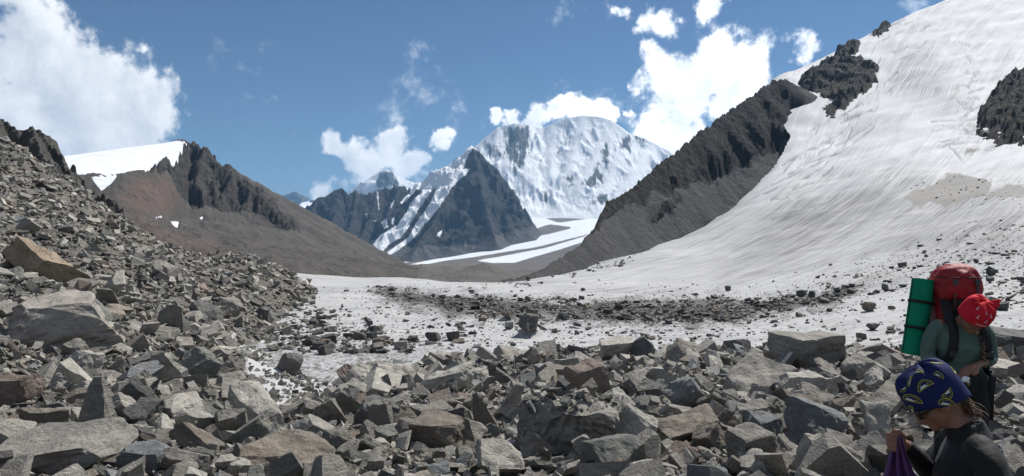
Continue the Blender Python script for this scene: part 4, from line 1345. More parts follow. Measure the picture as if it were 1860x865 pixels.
GD = np.geomspace(14, 500, 420)
GU = np.arange(300, 2000, 8)
GRID = [_GL((a - CX) / F * GD, GD) for a in GU]
MOR = np.array([(640, 520), (760, 528), (900, 542), (1060, 550), (1200, 545), (1300, 542), (1400, 546), (1480, 536), (1560, 520), (1530, 553), (1420, 568), (1300, 585), (1150, 586), (1000, 578), (900, 576), (820, 570), (740, 552), (680, 535)])
glacier_scatter(MOR, 9500, .075, .7, 2.4)
glacier_scatter(np.array([(560, 520), (900, 516), (1000, 500), (1300, 520), (1550, 500), (1600, 560), (1400, 600), (1200, 630), (800, 640), (600, 600)]), 2600, .065, .5, 2.1)
glacier_scatter(np.array([(1560, 480), (1640, 455), (1700, 432), (1860, 405), (1900, 560), (1800, 560), (1700, 545), (1600, 535), (1500, 545)]), 800, .10, .8, 2.0)
glacier_scatter(np.array([(1400, 500), (1650, 440), (1860, 380), (1860, 640), (1500, 650), (1300, 620)]), 700, .07, .4, 2.2)
glacier_scatter(np.array([(480, 600), (620, 590), (760, 630), (740, 650), (600, 650), (480, 640)]), 500, .10, .55, 1.8)
glacier_scatter(np.array([(500, 570), (540, 540), (570, 535), (590, 560), (620, 590), (600, 610), (510, 600)]), 220, .10, .6, 1.7)
glacier_scatter(np.array([(880, 522), (940, 508), (1000, 497), (1080, 482), (1180, 456), (1190, 462), (1100, 492), (1000, 508), (920, 520)]), 700, .22, .9, 2.0)
glacier_scatter(np.array([(1650, 340), (1720, 320), (1860, 330), (1860, 372), (1700, 376)]), 120, .15, .6, 2.0)
gx, gy, gs = np.array(gx), np.array(gy), np.array(gs)
gz = GL(gx, gy)
gpx, gpy = to_px(gx, gy, gz)
gsp = gs / gy * F
ordg = np.argsort(-np.where((gpx > 20) & (gpx < 1840) & (gz > BS(gx, gy) + .02) & ~((gpx > 1630) & (gpy > 480) & (gpx < 1810)), gsp, 0))
# stones the photograph shows largest on the ice: px, py foot, width, height, kind, tint, label
ICE = [
    (962, 601, 42, 30, 'huge', 'dark grey', 'big dark boulder perched on an ice pedestal on the glacier'),
    (922, 577, 22, 12, 'slab', 'brownish', 'small brown flat rock on a snow hump beside the pedestal boulder'),
    (878, 583, 18, 9, 'wedge', 'brownish', 'tan lump on the snow left of the pedestal boulder'),
    (790, 618, 30, 15, 'block', 'dark grey', 'dark brown boulder on the ice, left one of a pair'),
    (824, 618, 26, 17, 'block', 'dark grey', 'dark boulder on the ice, right one of a pair'),
    (970, 657, 26, 15, 'block', 'grey', 'grey boulder at the lower rim of the ice, centre'),
    (786, 541, 10, 8, 'wedge', 'dark grey', 'dark pointed stone on the far ice above the moraine band'),
    (1578, 565, 22, 17, 'block', 'brownish', 'rusty brown block alone on the ice left of the foam mat'),
    (1455, 540, 16, 13, 'block', 'dark grey', 'dark boulder on the ice, leftmost of a trio above the right slab field'),
    (1475, 540, 17, 12, 'wedge', 'dark grey', 'dark boulder on the ice, middle of a trio'),
    (1608, 530, 16, 14, 'wedge', 'dark grey', 'brown black stone on the ice left of the green mat'),
    (1345, 645, 20, 9, 'slab', 'dark grey', 'small dark slab on the ice near the rubble, right of centre'),
    (1234, 625, 14, 10, 'wedge', 'dark grey', 'small dark wedge on the ice between the moraine band and rubble'),
    (1585, 600, 20, 14, 'slab', 'dark grey', 'flat dark stone on the ice below the rusty block'),
    (740, 572, 12, 6, 'slab', 'dark grey', 'small dark flake on the clean ice left of the moraine band'),
    (1322, 529, 12, 10, 'block', 'dark grey', 'small black block on the bright ice above the moraine band'),
]
for (px_, pyf, wpx, hpx, kind, tint, label) in ICE:
    g = ground_hit(GL, px_, pyf, 14, 300)
    if kind == 'huge':
        v, f = CUSTOM['huge']
        ob = mesh_obj('glacier_boulder', v, f, M_ROCK, False)
        me = ob.data
        bpy.data.objects.remove(ob)
    else:
        me, v = HIGH[kind][gk[kind] % len(HIGH[kind])]
        gk[kind] += 1
    rot = Euler((rk_.uniform(-.15, .15), rk_.uniform(-.15, .15), rk_.uniform(0, 6)))
    w = v @ np.array(rot.to_matrix()).T
    ext = w.max(0) - w.min(0)
    su = wpx / F * g[1] / ext[0]
    sz = hpx / F * g[1] / ext[2] * 1.1
    top = GL(np.array([g[0]]), np.array([g[1] + .15 * wpx / F * g[1]]))[0]
    sc_ = (su, su * .9, sz)
    z_ = g[2] - (w[:, 2].min()) * sz - .08 * hpx / F * g[1]
    o = put_boulder(me, v, (g[0], g[1], z_), rot, sc_, np.array(TINTS[tint]) * .8, 'glacier_boulder')
    tag(o, label, 'boulder', 'stones lying on the glacier')
    USED_LABELS.add(label)
    BOULDERS.append((o, px_, pyf - hpx / 2, wpx, True, label))
gb = ordg[:60]
GSPEC = []
for i in gb:
    kind = rk_.choices(['slab', 'block', 'wedge'], [.4, .3, .3])[0]
    me, v = rk_.choice(HIGH[kind])
    tn = TNAMES[rng.choice(len(TNAMES), p=pdark)]
    rot = Euler((rk_.gauss(0, .2), rk_.gauss(0, .2), rk_.uniform(0, 6.28)))
    s = gs[i]
    sc_ = (s, s, s * rk_.uniform(.8, 1.1))
    o = put_boulder(me, v, (gx[i], gy[i], seat(v, rot, sc_, gx[i], gy[i], GL, .12)), rot, sc_, np.array(TINTS[tn]) * .75, 'glacier_boulder')
    GSPEC.append((o, kind, tn, gpx[i], gpy[i], gsp[i]))
mk = np.ones(len(gx), bool)
mk[gb] = False
o = merge_rocks('glacier_debris', gx[mk], gy[mk], gz[mk], gs[mk], M_RUBBLE, tint_array(mk.sum(), .72, pdark), tilt=14, sink=(.05, .3))
tag(o, 'dark stones strewn over the ice and heaped in the moraine band', 'debris', kind='stuff')

# ---- labels for the boulders that stand beside the landmarks
SHAPEW = {'slab': 'flat slab', 'block': 'block', 'wedge': 'wedge', 'shard': 'long narrow slab'}


def bearing(dx, dy):
    a = math.degrees(math.atan2(-dy, dx)) % 360
    return ['right of', 'up and right of', 'above', 'up and left of', 'left of', 'down and left of', 'below', 'down and right of'][int((a + 22.5) // 45) % 8]


def short(label):
    return label.split(',')[0].split(' with ')[0].split(' carrying ')[0]


def label_all(spec, marks, group, noun):
    spec = sorted(spec, key=lambda q: -q[5])
    for (o, kind, tn, x_, y_, w_) in spec:
        size = 'large' if w_ > 62 else 'middling' if w_ > 44 else 'small' if w_ > 14 else 'tiny'
        near_ = sorted(marks, key=lambda b: (b[1] - x_) ** 2 + (b[2] - y_) ** 2)
        lab = None
        for how in ('%s %s %s %s the %s', '%s %s %s a little way %s the %s', '%s %s %s further %s the %s'):
            for b in near_[:9]:
                cand = how % (size, tn, SHAPEW[kind], bearing(x_ - b[1], y_ - b[2]), short(b[5]))
                cand = ' '.join(cand.split()[:16])
                if cand not in USED_LABELS and len(cand.split()) <= 16:
                    lab = cand
                    break
            if lab:
                break
        USED_LABELS.add(lab)
        tag(o, lab, 'boulder', group)


label_all(SPEC, [b for b in BOULDERS if b[0].name.startswith('boulder')], 'boulders of the scree', 'boulder')
label_all(GSPEC, [b for b in BOULDERS if b[0].name.startswith('glacier')], 'stones lying on the glacier', 'stone')
# ------------------------------------------------------------------ people
def plain(name, col, rough=.8, spec=.3, nscale=None, namp=.25, bump=0.0, sheen=0.0):
    m, t = material(name)
    c = tuple(col)
    nrm = None
    if nscale:
        tcn = t.new('ShaderNodeTexCoord').outputs['Object']
        n = t.noise(tcn, nscale, 5, .6)
        c = t.mix(t.mapr(n, .3, .7), tuple(q * (1 - namp) for q in col), tuple(min(1, q * (1 + namp)) for q in col))
        if bump:
            nrm = t.bump(n, .6, bump)
    b = principled(t, c, rough, nrm, spec)
    if sheen:
        b.inputs['Sheen Weight'].default_value = sheen
    return m


M_SKIN = plain('skin', (0.23, 0.115, 0.075), .5, .4, 30, .12)
M_SKIN.node_tree.nodes['Principled BSDF'].inputs['Subsurface Weight'].default_value = .08
M_SKIN.node_tree.nodes['Principled BSDF'].inputs['Subsurface Radius'].default_value = (.01, .004, .002)
M_BLACK = plain('black_cloth', (0.009, 0.009, 0.010), .7, .25, 25, .3, .01, .05)
M_TEAL = plain('sage_green_shirt', (0.088, 0.132, 0.112), .85, .2, 25, .12, .01)
M_BLUE = plain('blue_cap_cloth', (0.010, 0.016, 0.075), .8, .2, 40, .15, .004)
M_YELLOW = plain('yellow_print', (0.42, 0.40, 0.03), .8, .2)
M_WHITE = plain('white_print', (0.62, 0.64, 0.68), .8, .2)
M_RED = plain('red_bandana_cloth', (0.52, 0.014, 0.028), .8, .2, 40, .15, .004)
M_PACK = plain('red_pack_nylon', (0.22, 0.009, 0.014), .6, .35, 12, .2, .02)
M_STRAP = plain('black_webbing', (0.012, 0.012, 0.013), .7, .3)
M_BUCKLE = plain('buckle_plastic', (0.03, 0.03, 0.03), .4, .5)
M_MATG = plain('green_foam', (0.006, 0.20, 0.11), .85, .15, 60, .1)
M_MATY = plain('yellow_foam', (0.62, 0.50, 0.13), .85, .15, 60, .1)
M_HAIR = plain('brown_hair', (0.10, 0.055, 0.03), .55, .4, 60, .4)
M_LENS = plain('dark_lens', (0.008, 0.008, 0.009), .12, .6)
M_PURPLE = plain('purple_cloth', (0.085, 0.035, 0.11), .75, .3, 14, .2, .01)
M_CORK = plain('cork', (0.36, 0.16, 0.075), .85, .2, 90, .3, .003)
M_GOLD = plain('gold_shaft', (0.55, 0.33, 0.08), .35, .5)
M_PAPER = plain('white_paper', (0.75, 0.76, 0.78), .7, .2)
M_BOOT = plain('boot_leather', (0.05, 0.04, 0.035), .7, .3)


def tube(pts, rads, n=14, side=(0, 1, 0), cap=True):
    """a tapered limb along points; radius r or (across, other) with 'across' along the side hint"""
    pts = [np.array(p, float) for p in pts]
    # finer, smooth course
    V, Fc = [], []
    rads = [(r, r) if np.isscalar(r) else r for r in rads]
    seq_p, seq_r = [], []
    m = len(pts)
    for i in range(m - 1):
        p0, p1, p2, p3 = pts[max(i - 1, 0)], pts[i], pts[i + 1], pts[min(i + 2, m - 1)]
        for k in range(4):
            t = k / 4
            q = .5 * ((2 * p1) + (-p0 + p2) * t + (2 * p0 - 5 * p1 + 4 * p2 - p3) * t * t + (-p0 + 3 * p1 - 3 * p2 + p3) * t ** 3)
            seq_p.append(q)
            seq_r.append(np.array(rads[i]) * (1 - t) + np.array(rads[i + 1]) * t)
    seq_p.append(pts[-1])
    seq_r.append(np.array(rads[-1]))
    if cap:      # rounded ends
        for end in (0, -1):
            d = seq_p[0] - seq_p[1] if end == 0 else seq_p[-1] - seq_p[-2]
            d = d / np.linalg.norm(d)
            p, r = seq_p[end], seq_r[end]
            add = [(p + d * r.min() * math.sin(a), r * math.cos(a)) for a in (.5, 1.0, 1.4)]
            if end == 0:
                seq_p = [a[0] for a in add[::-1]] + seq_p
                seq_r = [a[1] for a in add[::-1]] + seq_r
            else:
                seq_p += [a[0] for a in add]
                seq_r += [a[1] for a in add]
    sv = np.array(side, float)
    L = len(seq_p)
    for i in range(L):
        tg = seq_p[min(i + 1, L - 1)] - seq_p[max(i - 1, 0)]
        tg = tg / (np.linalg.norm(tg) + 1e-9)
        s_ = sv - tg * (sv @ tg)
        if np.linalg.norm(s_) < .05:
            s_ = np.cross(tg, (1, 0, 0.01))
        s_ /= np.linalg.norm(s_)
        o_ = np.cross(tg, s_)
        for k in range(n):
            a = 2 * math.pi * k / n
            V.append(seq_p[i] + s_ * seq_r[i][0] * math.cos(a) + o_ * seq_r[i][1] * math.sin(a))
    for i in range(L - 1):
        for k in range(n):
            a, b = i * n + k, i * n + (k + 1) % n
            Fc.append((a, b, b + n, a + n))
    V.append(seq_p[0]); V.append(seq_p[-1])
    c0, c1 = len(V) - 2, len(V) - 1
    for k in range(n):
        Fc.append((c0, (k + 1) % n, k))
        Fc.append((c1, (L - 1) * n + k, (L - 1) * n + (k + 1) % n))
    return V, Fc


def blob_(c, r, R=None, n=16):
    """an ellipsoid"""
    V, Fc = [], []
    R = np.eye(3) if R is None else np.array(R)
    c = np.array(c, float)
    for i in range(n // 2 + 1):
        ph = math.pi * i / (n // 2)
        for k in range(n):
            a = 2 * math.pi * k / n
            q = np.array([math.sin(ph) * math.cos(a) * r[0], math.sin(ph) * math.sin(a) * r[1], math.cos(ph) * r[2]])
            V.append(c + R @ q)
    for i in range(n // 2):
        for k in range(n):
            a, b = i * n + k, i * n + (k + 1) % n
            Fc.append((a, a + n, b + n, b))
    return V, Fc


def join(shapes):
    V, Fc = [], []
    for v, f in shapes:
        o_ = len(V)
        V += [tuple(q) for q in v]
        Fc += [tuple(i + o_ for i in q) for q in f]
    return V, Fc


def raw_obj(name, V, Fc, mats, parent=None, M=None, smooth=True, midx=None):
    me = bpy.data.meshes.new(name)
    me.from_pydata([tuple(map(float, v)) for v in V], [], [tuple(map(int, f)) for f in Fc])
    for m in (mats if isinstance(mats, (list, tuple)) else [mats]):
        me.materials.append(m)
    if midx is not None:
        me.polygons.foreach_set('material_index', np.array(midx, np.int32))
    me.polygons.foreach_set('use_smooth', np.full(len(me.polygons), smooth))
    me.update()
    o = bpy.data.objects.new(name, me)
    COL.objects.link(o)
    if parent:
        o.parent = parent
    if M is not None:
        o.matrix_world = M
    return o


def fused(name, shapes, mat, voxel=.007, smooth=6, parent=None, M=None, wrinkle=0.0, wscale=18, seed=0):
    """join overlapping limbs into one continuous skin"""
    V, Fc = join(shapes)
    tmp = raw_obj('tmp', V, Fc, mat)
    mod = tmp.modifiers.new('r', 'REMESH')
    mod.mode = 'VOXEL'
    mod.voxel_size = voxel
    sm = tmp.modifiers.new('s', 'SMOOTH')
    sm.factor = .5
    sm.iterations = smooth
    dg = bpy.context.evaluated_depsgraph_get()
    me = bpy.data.meshes.new_from_object(tmp.evaluated_get(dg))
    bpy.data.objects.remove(tmp)
    me.name = name
    me.materials.clear()
    me.materials.append(mat)
    n = len(me.vertices)
    if wrinkle:
        co = np.empty(n * 3, np.float32)
        me.vertices.foreach_get('co', co)
        co = co.reshape(-1, 3).astype(float)
        nn_ = np.empty(n * 3, np.float32)
        me.vertices.foreach_get('normal', nn_)
        nn_ = nn_.reshape(-1, 3)
        w = (1 - np.abs(perlin3(np.stack([co[:, 0] * wscale, co[:, 1] * wscale, co[:, 2] * wscale * .55], 1) + seed)) * 1.8)
        w = w * (0.5 + perlin3(co * wscale * .35 + seed + 4))
        co += nn_ * (w * wrinkle)[:, None]
        me.vertices.foreach_set('co', co.astype(np.float32).ravel())
    me.polygons.foreach_set('use_smooth', np.ones(len(me.polygons), bool))
    me.update()
    o = bpy.data.objects.new(name, me)
    COL.objects.link(o)
    if parent:
        o.parent = parent
    if M is not None:
        o.matrix_world = M
    return o


def frame_m(origin, fwd):
    f = Vector(fwd).normalized()
    l = Vector((0, 0, 1)).cross(f).normalized()
    u = f.cross(l)
    return Matrix(((f.x, l.x, u.x, origin[0]), (f.y, l.y, u.y, origin[1]), (f.z, l.z, u.z, origin[2]), (0, 0, 0, 1)))


def head_frame(c, pitch, yaw=0.0, roll=0.0):
    """columns: face forward, left, up; pitch = bowed down"""
    R = Matrix.Rotation(yaw, 3, 'Z') @ Matrix.Rotation(pitch, 3, 'Y') @ Matrix.Rotation(roll, 3, 'X')
    R = np.array(R)
    c = np.array(c, float)
    return (lambda p: c + R @ np.array(p, float)), R


def head_shapes(H, R):
    s = [blob_(H((0, 0, .01)), (.098, .076, .10), R, 24), blob_(H((.012, 0, -.055)), (.078, .062, .072), R, 20),
         blob_(H((.066, 0, -.100)), (.026, .028, .020), R), blob_(H((.086, 0, -.012)), (.012, .045, .012), R),
         tube([H((.090, 0, -.015)), H((.106, 0, -.040)), H((.116, 0, -.056))], [.009, .011, .013], 10),
         blob_(H((.100, .011, -.058)), (.010, .008, .008), R, 10), blob_(H((.100, -.011, -.058)), (.010, .008, .008), R, 10),
         blob_(H((.088, 0, -.078)), (.011, .022, .006), R, 12), blob_(H((.086, 0, -.090)), (.010, .018, .0065), R, 12)]
    for q in (-1, 1):
        s.append(blob_(H((.052, q * .045, -.042)), (.026, .022, .022), R, 12))
        s.append(blob_(H((-.012, q * .078, -.030)), (.018, .009, .032), R, 12))
    return s


def dome(H, hem_front, hem_back, front, back, side, top, slack, n=64, m=26, folds=7, fold_amp=.008, seed=0.):
    """cloth cap in head axes as a function (theta, t) -> point; t 0 at the hem, 1 at the crown"""
    def pt(th, t, off=0.0):
        c, s = math.cos(th), math.sin(th)
        ax = front if c > 0 else back
        e = max(0.0, 1 - t ** 2.6) ** .5
        bul = 1 + .06 * math.sin(math.pi * min(1, t * 1.1))
        fo = fold_amp * (t ** 1.5) * math.sin(folds * th + 1.3 * math.sin(2 * th + seed)) + .003 * math.sin(5 * th + 9 * t + seed)
        x = (ax * bul * e + off + fo * c * .5) * c + slack[0] * t * t
        y = (side * bul * e + off + fo * .5) * s + slack[1] * t * t
        hz = hem_front * (.5 + .5 * c) + hem_back * (.5 - .5 * c)
        z = hz + (top - hz) * (math.sin(t * math.pi / 2)) + fo * .8 + off * t
        return H((x, y, z))
    V, Fc = [], []
    for i in range(m):
        for k in range(n):
            V.append(pt(2 * math.pi * k / n, i / (m - 1) * .995))
    for i in range(m - 1):
        for k in range(n):
            a, b = i * n + k, i * n + (k + 1) % n
            Fc.append((a, b, b + n, a + n))
    top_i = len(V)
    V.append(np.mean(V[-n:], axis=0))
    for k in range(n):
        Fc.append(((m - 1) * n + k, (m - 1) * n + (k + 1) % n, top_i))
    return pt, V, Fc


def thick(o, t, off=1.0):
    md = o.modifiers.new('thickness', 'SOLIDIFY')
    md.thickness = t
    md.offset = off


def band(pts, width_dir, w, t):
    """flat webbing strap along points"""
    V, Fc = [], []
    n = len(pts)
    for i, p in enumerate(pts):
        p = np.array(p, float)
        wd = np.array(width_dir[i] if isinstance(width_dir, list) else width_dir, float)
        tg = np.array(pts[min(i + 1, n - 1)], float) - np.array(pts[max(i - 1, 0)], float)
        tg /= np.linalg.norm(tg)
        wd = wd - tg * (wd @ tg)
        wd /= np.linalg.norm(wd)
        nn_ = np.cross(tg, wd)
        for a, b in ((-1, -1), (1, -1), (1, 1), (-1, 1)):
            V.append(p + wd * w / 2 * a + nn_ * t / 2 * b)
    for i in range(n - 1):
        for k in range(4):
            a, b = i * 4 + k, i * 4 + (k + 1) % 4
            Fc.append((a, b, b + 4, a + 4))
    Fc += [(3, 2, 1, 0), tuple((n - 1) * 4 + k for k in range(4))]
    return V, Fc


# ---- seated hiker in front, seen from the side, with the blue cap
o1 = P(1752, 0, 3.1)
g1 = float(BS(np.array([o1[0]]), np.array([o1[1]]))[0])
M1 = frame_m((o1[0], o1[1], 0), (-.938, .347, 0))
H1, R1 = head_frame((.107, 0, -.705), math.radians(34), math.radians(-4))


def fist(zc, x, y, s=1.0):
    sh = [blob_((x - .012, y - .002, zc), (.030, .022, .046), None, 14)]
    for k, (dz, ln) in enumerate(((.033, .95), (.011, 1.05), (-.011, 1.0), (-.033, .82))):
        z = zc + dz
        sh.append(tube([(x - .008, y + .024, z), (x + .026 * ln, y + .020, z + .003), (x + .034 * ln, y - .004, z), (x + .012, y - .016, z - .002)], [.0102, .0100, .0092, .0080], 10, (0, 0, 1)))
    sh.append(tube([(x - .028, y + .006, zc + .030), (x - .012, y + .026, zc + .052), (x + .012, y + .022, zc + .058)], [.012, .0105, .009], 10))
    return sh


skin1 = head_shapes(H1, R1)
skin1 += [tube([H1((-.035, 0, -.03)), (.045, 0, -.775), (-.005, 0, -.85), (-.02, 0, -.95)], [(.056, .058), (.055, .058), (.064, .062), (.10, .07)]),
          tube([(-.02, 0, -.90), (.01, 0, -1.05), (-.04, 0, -1.30), (-.06, 0, -1.42)], [(.14, .07), (.14, .09), (.125, .085), (.15, .10)]),
          tube([(-.04, .16, -.905), (-.06, .215, -1.03), (-.02, .235, -1.17), (.12, .18, -1.24), (.24, .10, -1.26)], [.045, .042, .036, .032, .026]),
          tube([(-.02, -.15, -.905), (.02, -.205, -1.03), (.075, -.20, -1.10), (.15, -.115, -1.01), (.228, -.035, -.925)], [.045, .042, .038, .032, .025]),
          blob_((.27, .085, -1.26), (.045, .035, .02)), tube([(.27, .085, -1.26), (.34, .06, -1.265)], [.014, .010]), tube([(.27, .10, -1.26), (.335, .09, -1.265)], [.012, .010]),
          tube([(.26, .065, -1.26), (.33, .035, -1.27)], [.012, .010]), tube([(.26, .12, -1.26), (.31, .125, -1.265)], [.012, .009]), tube([(.24, .06, -1.25), (.27, .03, -1.245)], [.012, .010]),
          tube([(-.05, .09, -1.43), (.18, .12, -1.44), (.38, .13, -1.45), (.41, .13, g1 + .28), (.38, .13, g1 + .08)], [.085, .075, .055, .045, .038]),
          tube([(-.05, -.09, -1.43), (.18, -.12, -1.44), (.38, -.13, -1.45), (.41, -.13, g1 + .28), (.38, -.13, g1 + .08)], [.085, .075, .055, .045, .038])]
skin1 += fist(-.912, .262, -.01)
p1 = fused('person', skin1, M_SKIN, .0068, 5, None, M1)
tag(p1, 'person in black shirt and blue printed cap bending over a purple cloth', 'person', 'hikers')
fused('shirt', [tube([(-.012, 0, -.845), (-.02, 0, -.90), (.0, 0, -1.05), (-.045, 0, -1.30), (-.06, 0, -1.43)], [(.075, .072), (.172, .085), (.175, .118), (.15, .11), (.17, .125)], 20, cap=False),
                tube([(-.03, .13, -.885), (-.05, .185, -.93), (-.065, .225, -1.04), (-.02, .24, -1.17), (.11, .185, -1.235)], [.066, .066, .060, .052, .044], 16),
                tube([(-.02, -.13, -.89), (0, -.18, -.93), (.03, -.21, -1.03), (.078, -.20, -1.10), (.15, -.115, -1.015), (.208, -.055, -.945)], [.066, .064, .058, .050, .042, .033], 16),
                tube([(.005, 0, -.80), (-.02, 0, -.87)], [(.074, .074), (.11, .085)], 18, cap=False)], M_BLACK, .008, 5, p1, wrinkle=.011, wscale=13)
fused('trousers', [tube([(-.06, 0, -1.36), (-.05, 0, -1.46)], [(.165, .12), (.15, .11)], 18)] +
      [tube([(-.05, q * .09, -1.43), (.18, q * .12, -1.44), (.385, q * .13, -1.45), (.42, q * .13, g1 + .30), (.39, q * .13, g1 + .13)], [.10, .088, .07, .06, .058]) for q in (-1, 1)], M_BLACK, .012, 4, p1, wrinkle=.006)
for q in (-1, 1):
    fused('boot', [tube([(.37, q * .13, g1 + .16), (.38, q * .13, g1 + .06)], [.055, .05]), tube([(.35, q * .13, g1 + .05), (.46, q * .13, g1 + .04), (.53, q * .13, g1 + .035)], [(.045, .045), (.048, .042), (.042, .032)])], M_BOOT, .012, 3, p1)
hat_pt, V, Fc = dome(H1, .012, -.048, .116, .122, .096, .150, (-.022, 0.0), fold_amp=.016, folds=6, seed=2.)
cap1 = raw_obj('cap', V, Fc, M_BLUE, p1)
thick(cap1, .003)
cap1['label'] = 'royal blue tube scarf cap printed with yellow mountain emblems'


def emblem(th0, t0, rot, size, parent):
    """half-round badge: yellow outline, inner arc with lettering strokes, sun dot and white peaks, laid onto the cap"""
    V, Fc, mi = [], [], []
    cr, sr = math.cos(rot), math.sin(rot)

    def on(x, y, off=.0046):
        a, b = (x * cr - y * sr) * size, (x * sr + y * cr) * size
        return hat_pt(th0 - a / .105, min(.98, max(.0, t0 + b / .17)), off)

    def strip(pa, pb, m):
        o_ = len(V)
        for p, q in zip(pa, pb):
            V.append(on(*p)); V.append(on(*q))
        for i in range(len(pa) - 1):
            Fc.append((o_ + 2 * i, o_ + 2 * i + 1, o_ + 2 * i + 3, o_ + 2 * i + 2)); mi.append(m)
    an = [math.pi * k / 20 for k in range(21)]
    strip([(math.cos(a), .82 * math.sin(a)) for a in an], [(.93 * math.cos(a), .76 * math.sin(a)) for a in an], 0)
    strip([(.72 * math.cos(a), .56 * math.sin(a) + .02) for a in an], [(.69 * math.cos(a), .535 * math.sin(a) + .02) for a in an], 0)
    xs_ = np.linspace(-.97, .97, 14)
    strip([(x, .04) for x in xs_], [(x, -.03) for x in xs_], 0)
    for k in range(11):                       # unreadable small letters as in the photograph
        a = math.pi * (.16 + .068 * k)
        for j in (0, .02):
            strip([(.77 * math.cos(a + j), .62 * math.sin(a + j)), (.87 * math.cos(a + j), .70 * math.sin(a + j))], [(.77 * math.cos(a + j + .012), .62 * math.sin(a + j + .012)), (.87 * math.cos(a + j + .012), .70 * math.sin(a + j + .012))], 0)
    strip([(-.42 + .07 * math.cos(a), .20 + .07 * math.sin(a)) for a in an], [(-.42 + .07 * math.cos(a), .20 - .07 * math.sin(a)) for a in an], 0)
    top_ = [(-.30, .08), (-.16, .24), (-.10, .18), (.04, .33), (.10, .22), (.20, .30), (.28, .22), (.40, .38), (.50, .20), (.56, .24), (.62, .10)]
    strip(top_, [(x, .07) for x, y in top_], 1)
    o = raw_obj('emblem', V, Fc, [M_YELLOW, M_WHITE], parent, smooth=False, midx=mi)
    thick(o, .0008)
    return o


for th, t_, ro, sz in ((.80, .20, .35, .036), (1.50, .38, -.12, .030), (1.05, .66, -1.0, .023), (.62, .52, 2.6, .018), (1.95, .20, 2.9, .022), (2.05, .50, 1.0, .020), (1.5, .74, .3, .020),
                       (.50, .02, -.6, .022), (1.75, .02, .3, .024), (2.5, .72, .3, .022), (-.2, .35, .2, .026), (3.0, .35, .2, .026), (-1.0, .4, .1, .026), (-2.0, .4, .1, .026)):
    emblem(th, t_, ro, sz, cap1)
# sunglasses
sg = []
for q in (-1, 1):
    V, Fc = [], []
    for i in range(7):
        for k in range(7):
            a, b = (i / 6 - .5) * 2, (k / 6 - .5) * 2
            rx = .031 * math.copysign(abs(a) ** .8, a) * (1 - .12 * b * b)
            rz = .021 * math.copysign(abs(b) ** .8, b) * (1 - .15 * a * a)
            V.append(H1((.112 - .014 * (a * q > 0) * a * a - .01 * b * b * .5 - .008 * abs(a), q * .034 + rx, -.016 + rz)))
    for i in range(6):
        for k in range(6):
            Fc.append((i * 7 + k, i * 7 + k + 1, i * 7 + k + 8, i * 7 + k + 7))
    sg.append((V, Fc))
for q in (-1, 1):
    sg.append(band([H1((.098, q * .064, -.008)), H1((.06, q * .080, -.008)), H1((0, q * .084, -.004)), H1((-.02, q * .082, -.015))], tuple(R1 @ np.array([0, 0, 1.])), .011, .004))
sg.append(tube([H1((.112, -.008, -.008)), H1((.112, .008, -.008))], [.003, .003], 8))
gl = raw_obj('sunglasses', *join(sg), M_LENS, p1)
thick(gl, .003, 0)
# hair: loose curly ponytail below the cap
hs = []
rh = random.Random(3)
for k in range(120):
    base = np.array(H1((-.085 + rh.uniform(-.015, .012), rh.uniform(-.035, .045), -.055 + rh.uniform(-.02, .02))))
    ln = rh.uniform(.05, .10)
    pts = []
    ph, am = rh.uniform(0, 6.28), rh.uniform(.004, .010)
    dr = np.array([-.55 + rh.uniform(-.35, .35), rh.uniform(-.3, .3), -.75 + rh.uniform(-.25, .25)])
    for j in range(6):
        t_ = j / 5
        pts.append(base + dr * ln * t_ + np.array([am * math.sin(ph + 9 * t_), am * math.cos(ph + 9 * t_), am * .5 * math.sin(ph + 7 * t_)]))
    hs.append(tube(pts, [.0022, .0020, .0018, .0016, .0014, .0008], 4, cap=False))
raw_obj('hair', *join(hs), M_HAIR, p1)

# purple cloth hanging from the fist
V, Fc = [], []
nw, nh = 41, 30
for i in range(nh):
    t_ = i / (nh - 1)
    z = -.868 - .47 * t_
    half = .012 + .072 * min(1, t_ * 1.6) ** 1.3 + .03 * t_
    cx_ = .256 + .012 * t_ - .05 * t_ * t_
    for k in range(nw):
        a = k / (nw - 1) * 2 - 1
        pl = math.sin(a * 9 + 1.2 * math.sin(3 * t_ + a)) * (.010 + .020 * t_)
        V.append((cx_ + a * half + .3 * pl, .012 + pl + .05 * t_ - .02 * a, z + .008 * math.sin(a * 6) * t_ - .01 * a * a * (1 - t_)))
for i in range(nh - 1):
    for k in range(nw - 1):
        a = i * nw + k
        Fc.append((a, a + 1, a + nw + 1, a + nw))
c1 = raw_obj('cloth', V, Fc, M_PURPLE, None, M1)
thick(c1, .003, 0)
tag(c1, 'purple fabric hanging in folds from the fist of the capped person', 'cloth')

# the boulder the front hiker sits on
me, v = HIGH['block'][3]
st = M1 @ Vector((-.10, 0, 0))
hgt = -1.53 - g1
ext = v.max(0) - v.min(0)
so = put_boulder(me, v, (st.x, st.y, g1 + hgt * .46), Euler((0, 0, .4)), (.55, .55, hgt / ext[2] * 1.08), TINTS['grey'])
tag(so, 'grey boulder serving as seat under the person in the blue cap', 'boulder', 'boulders of the scree')

# ---- standing hiker with the red pack
o2 = P(1743, 0, 5.2)
g2 = float(BS(np.array([o2[0]]), np.array([o2[1]]))[0])
M2 = frame_m((o2[0], o2[1], 0), (-.12, -.99, 0))
H2, R2 = head_frame((.155, .025, -.545), math.radians(47), math.radians(8), math.radians(-6))
skin2 = head_shapes(H2, R2)
hipz = -1.03


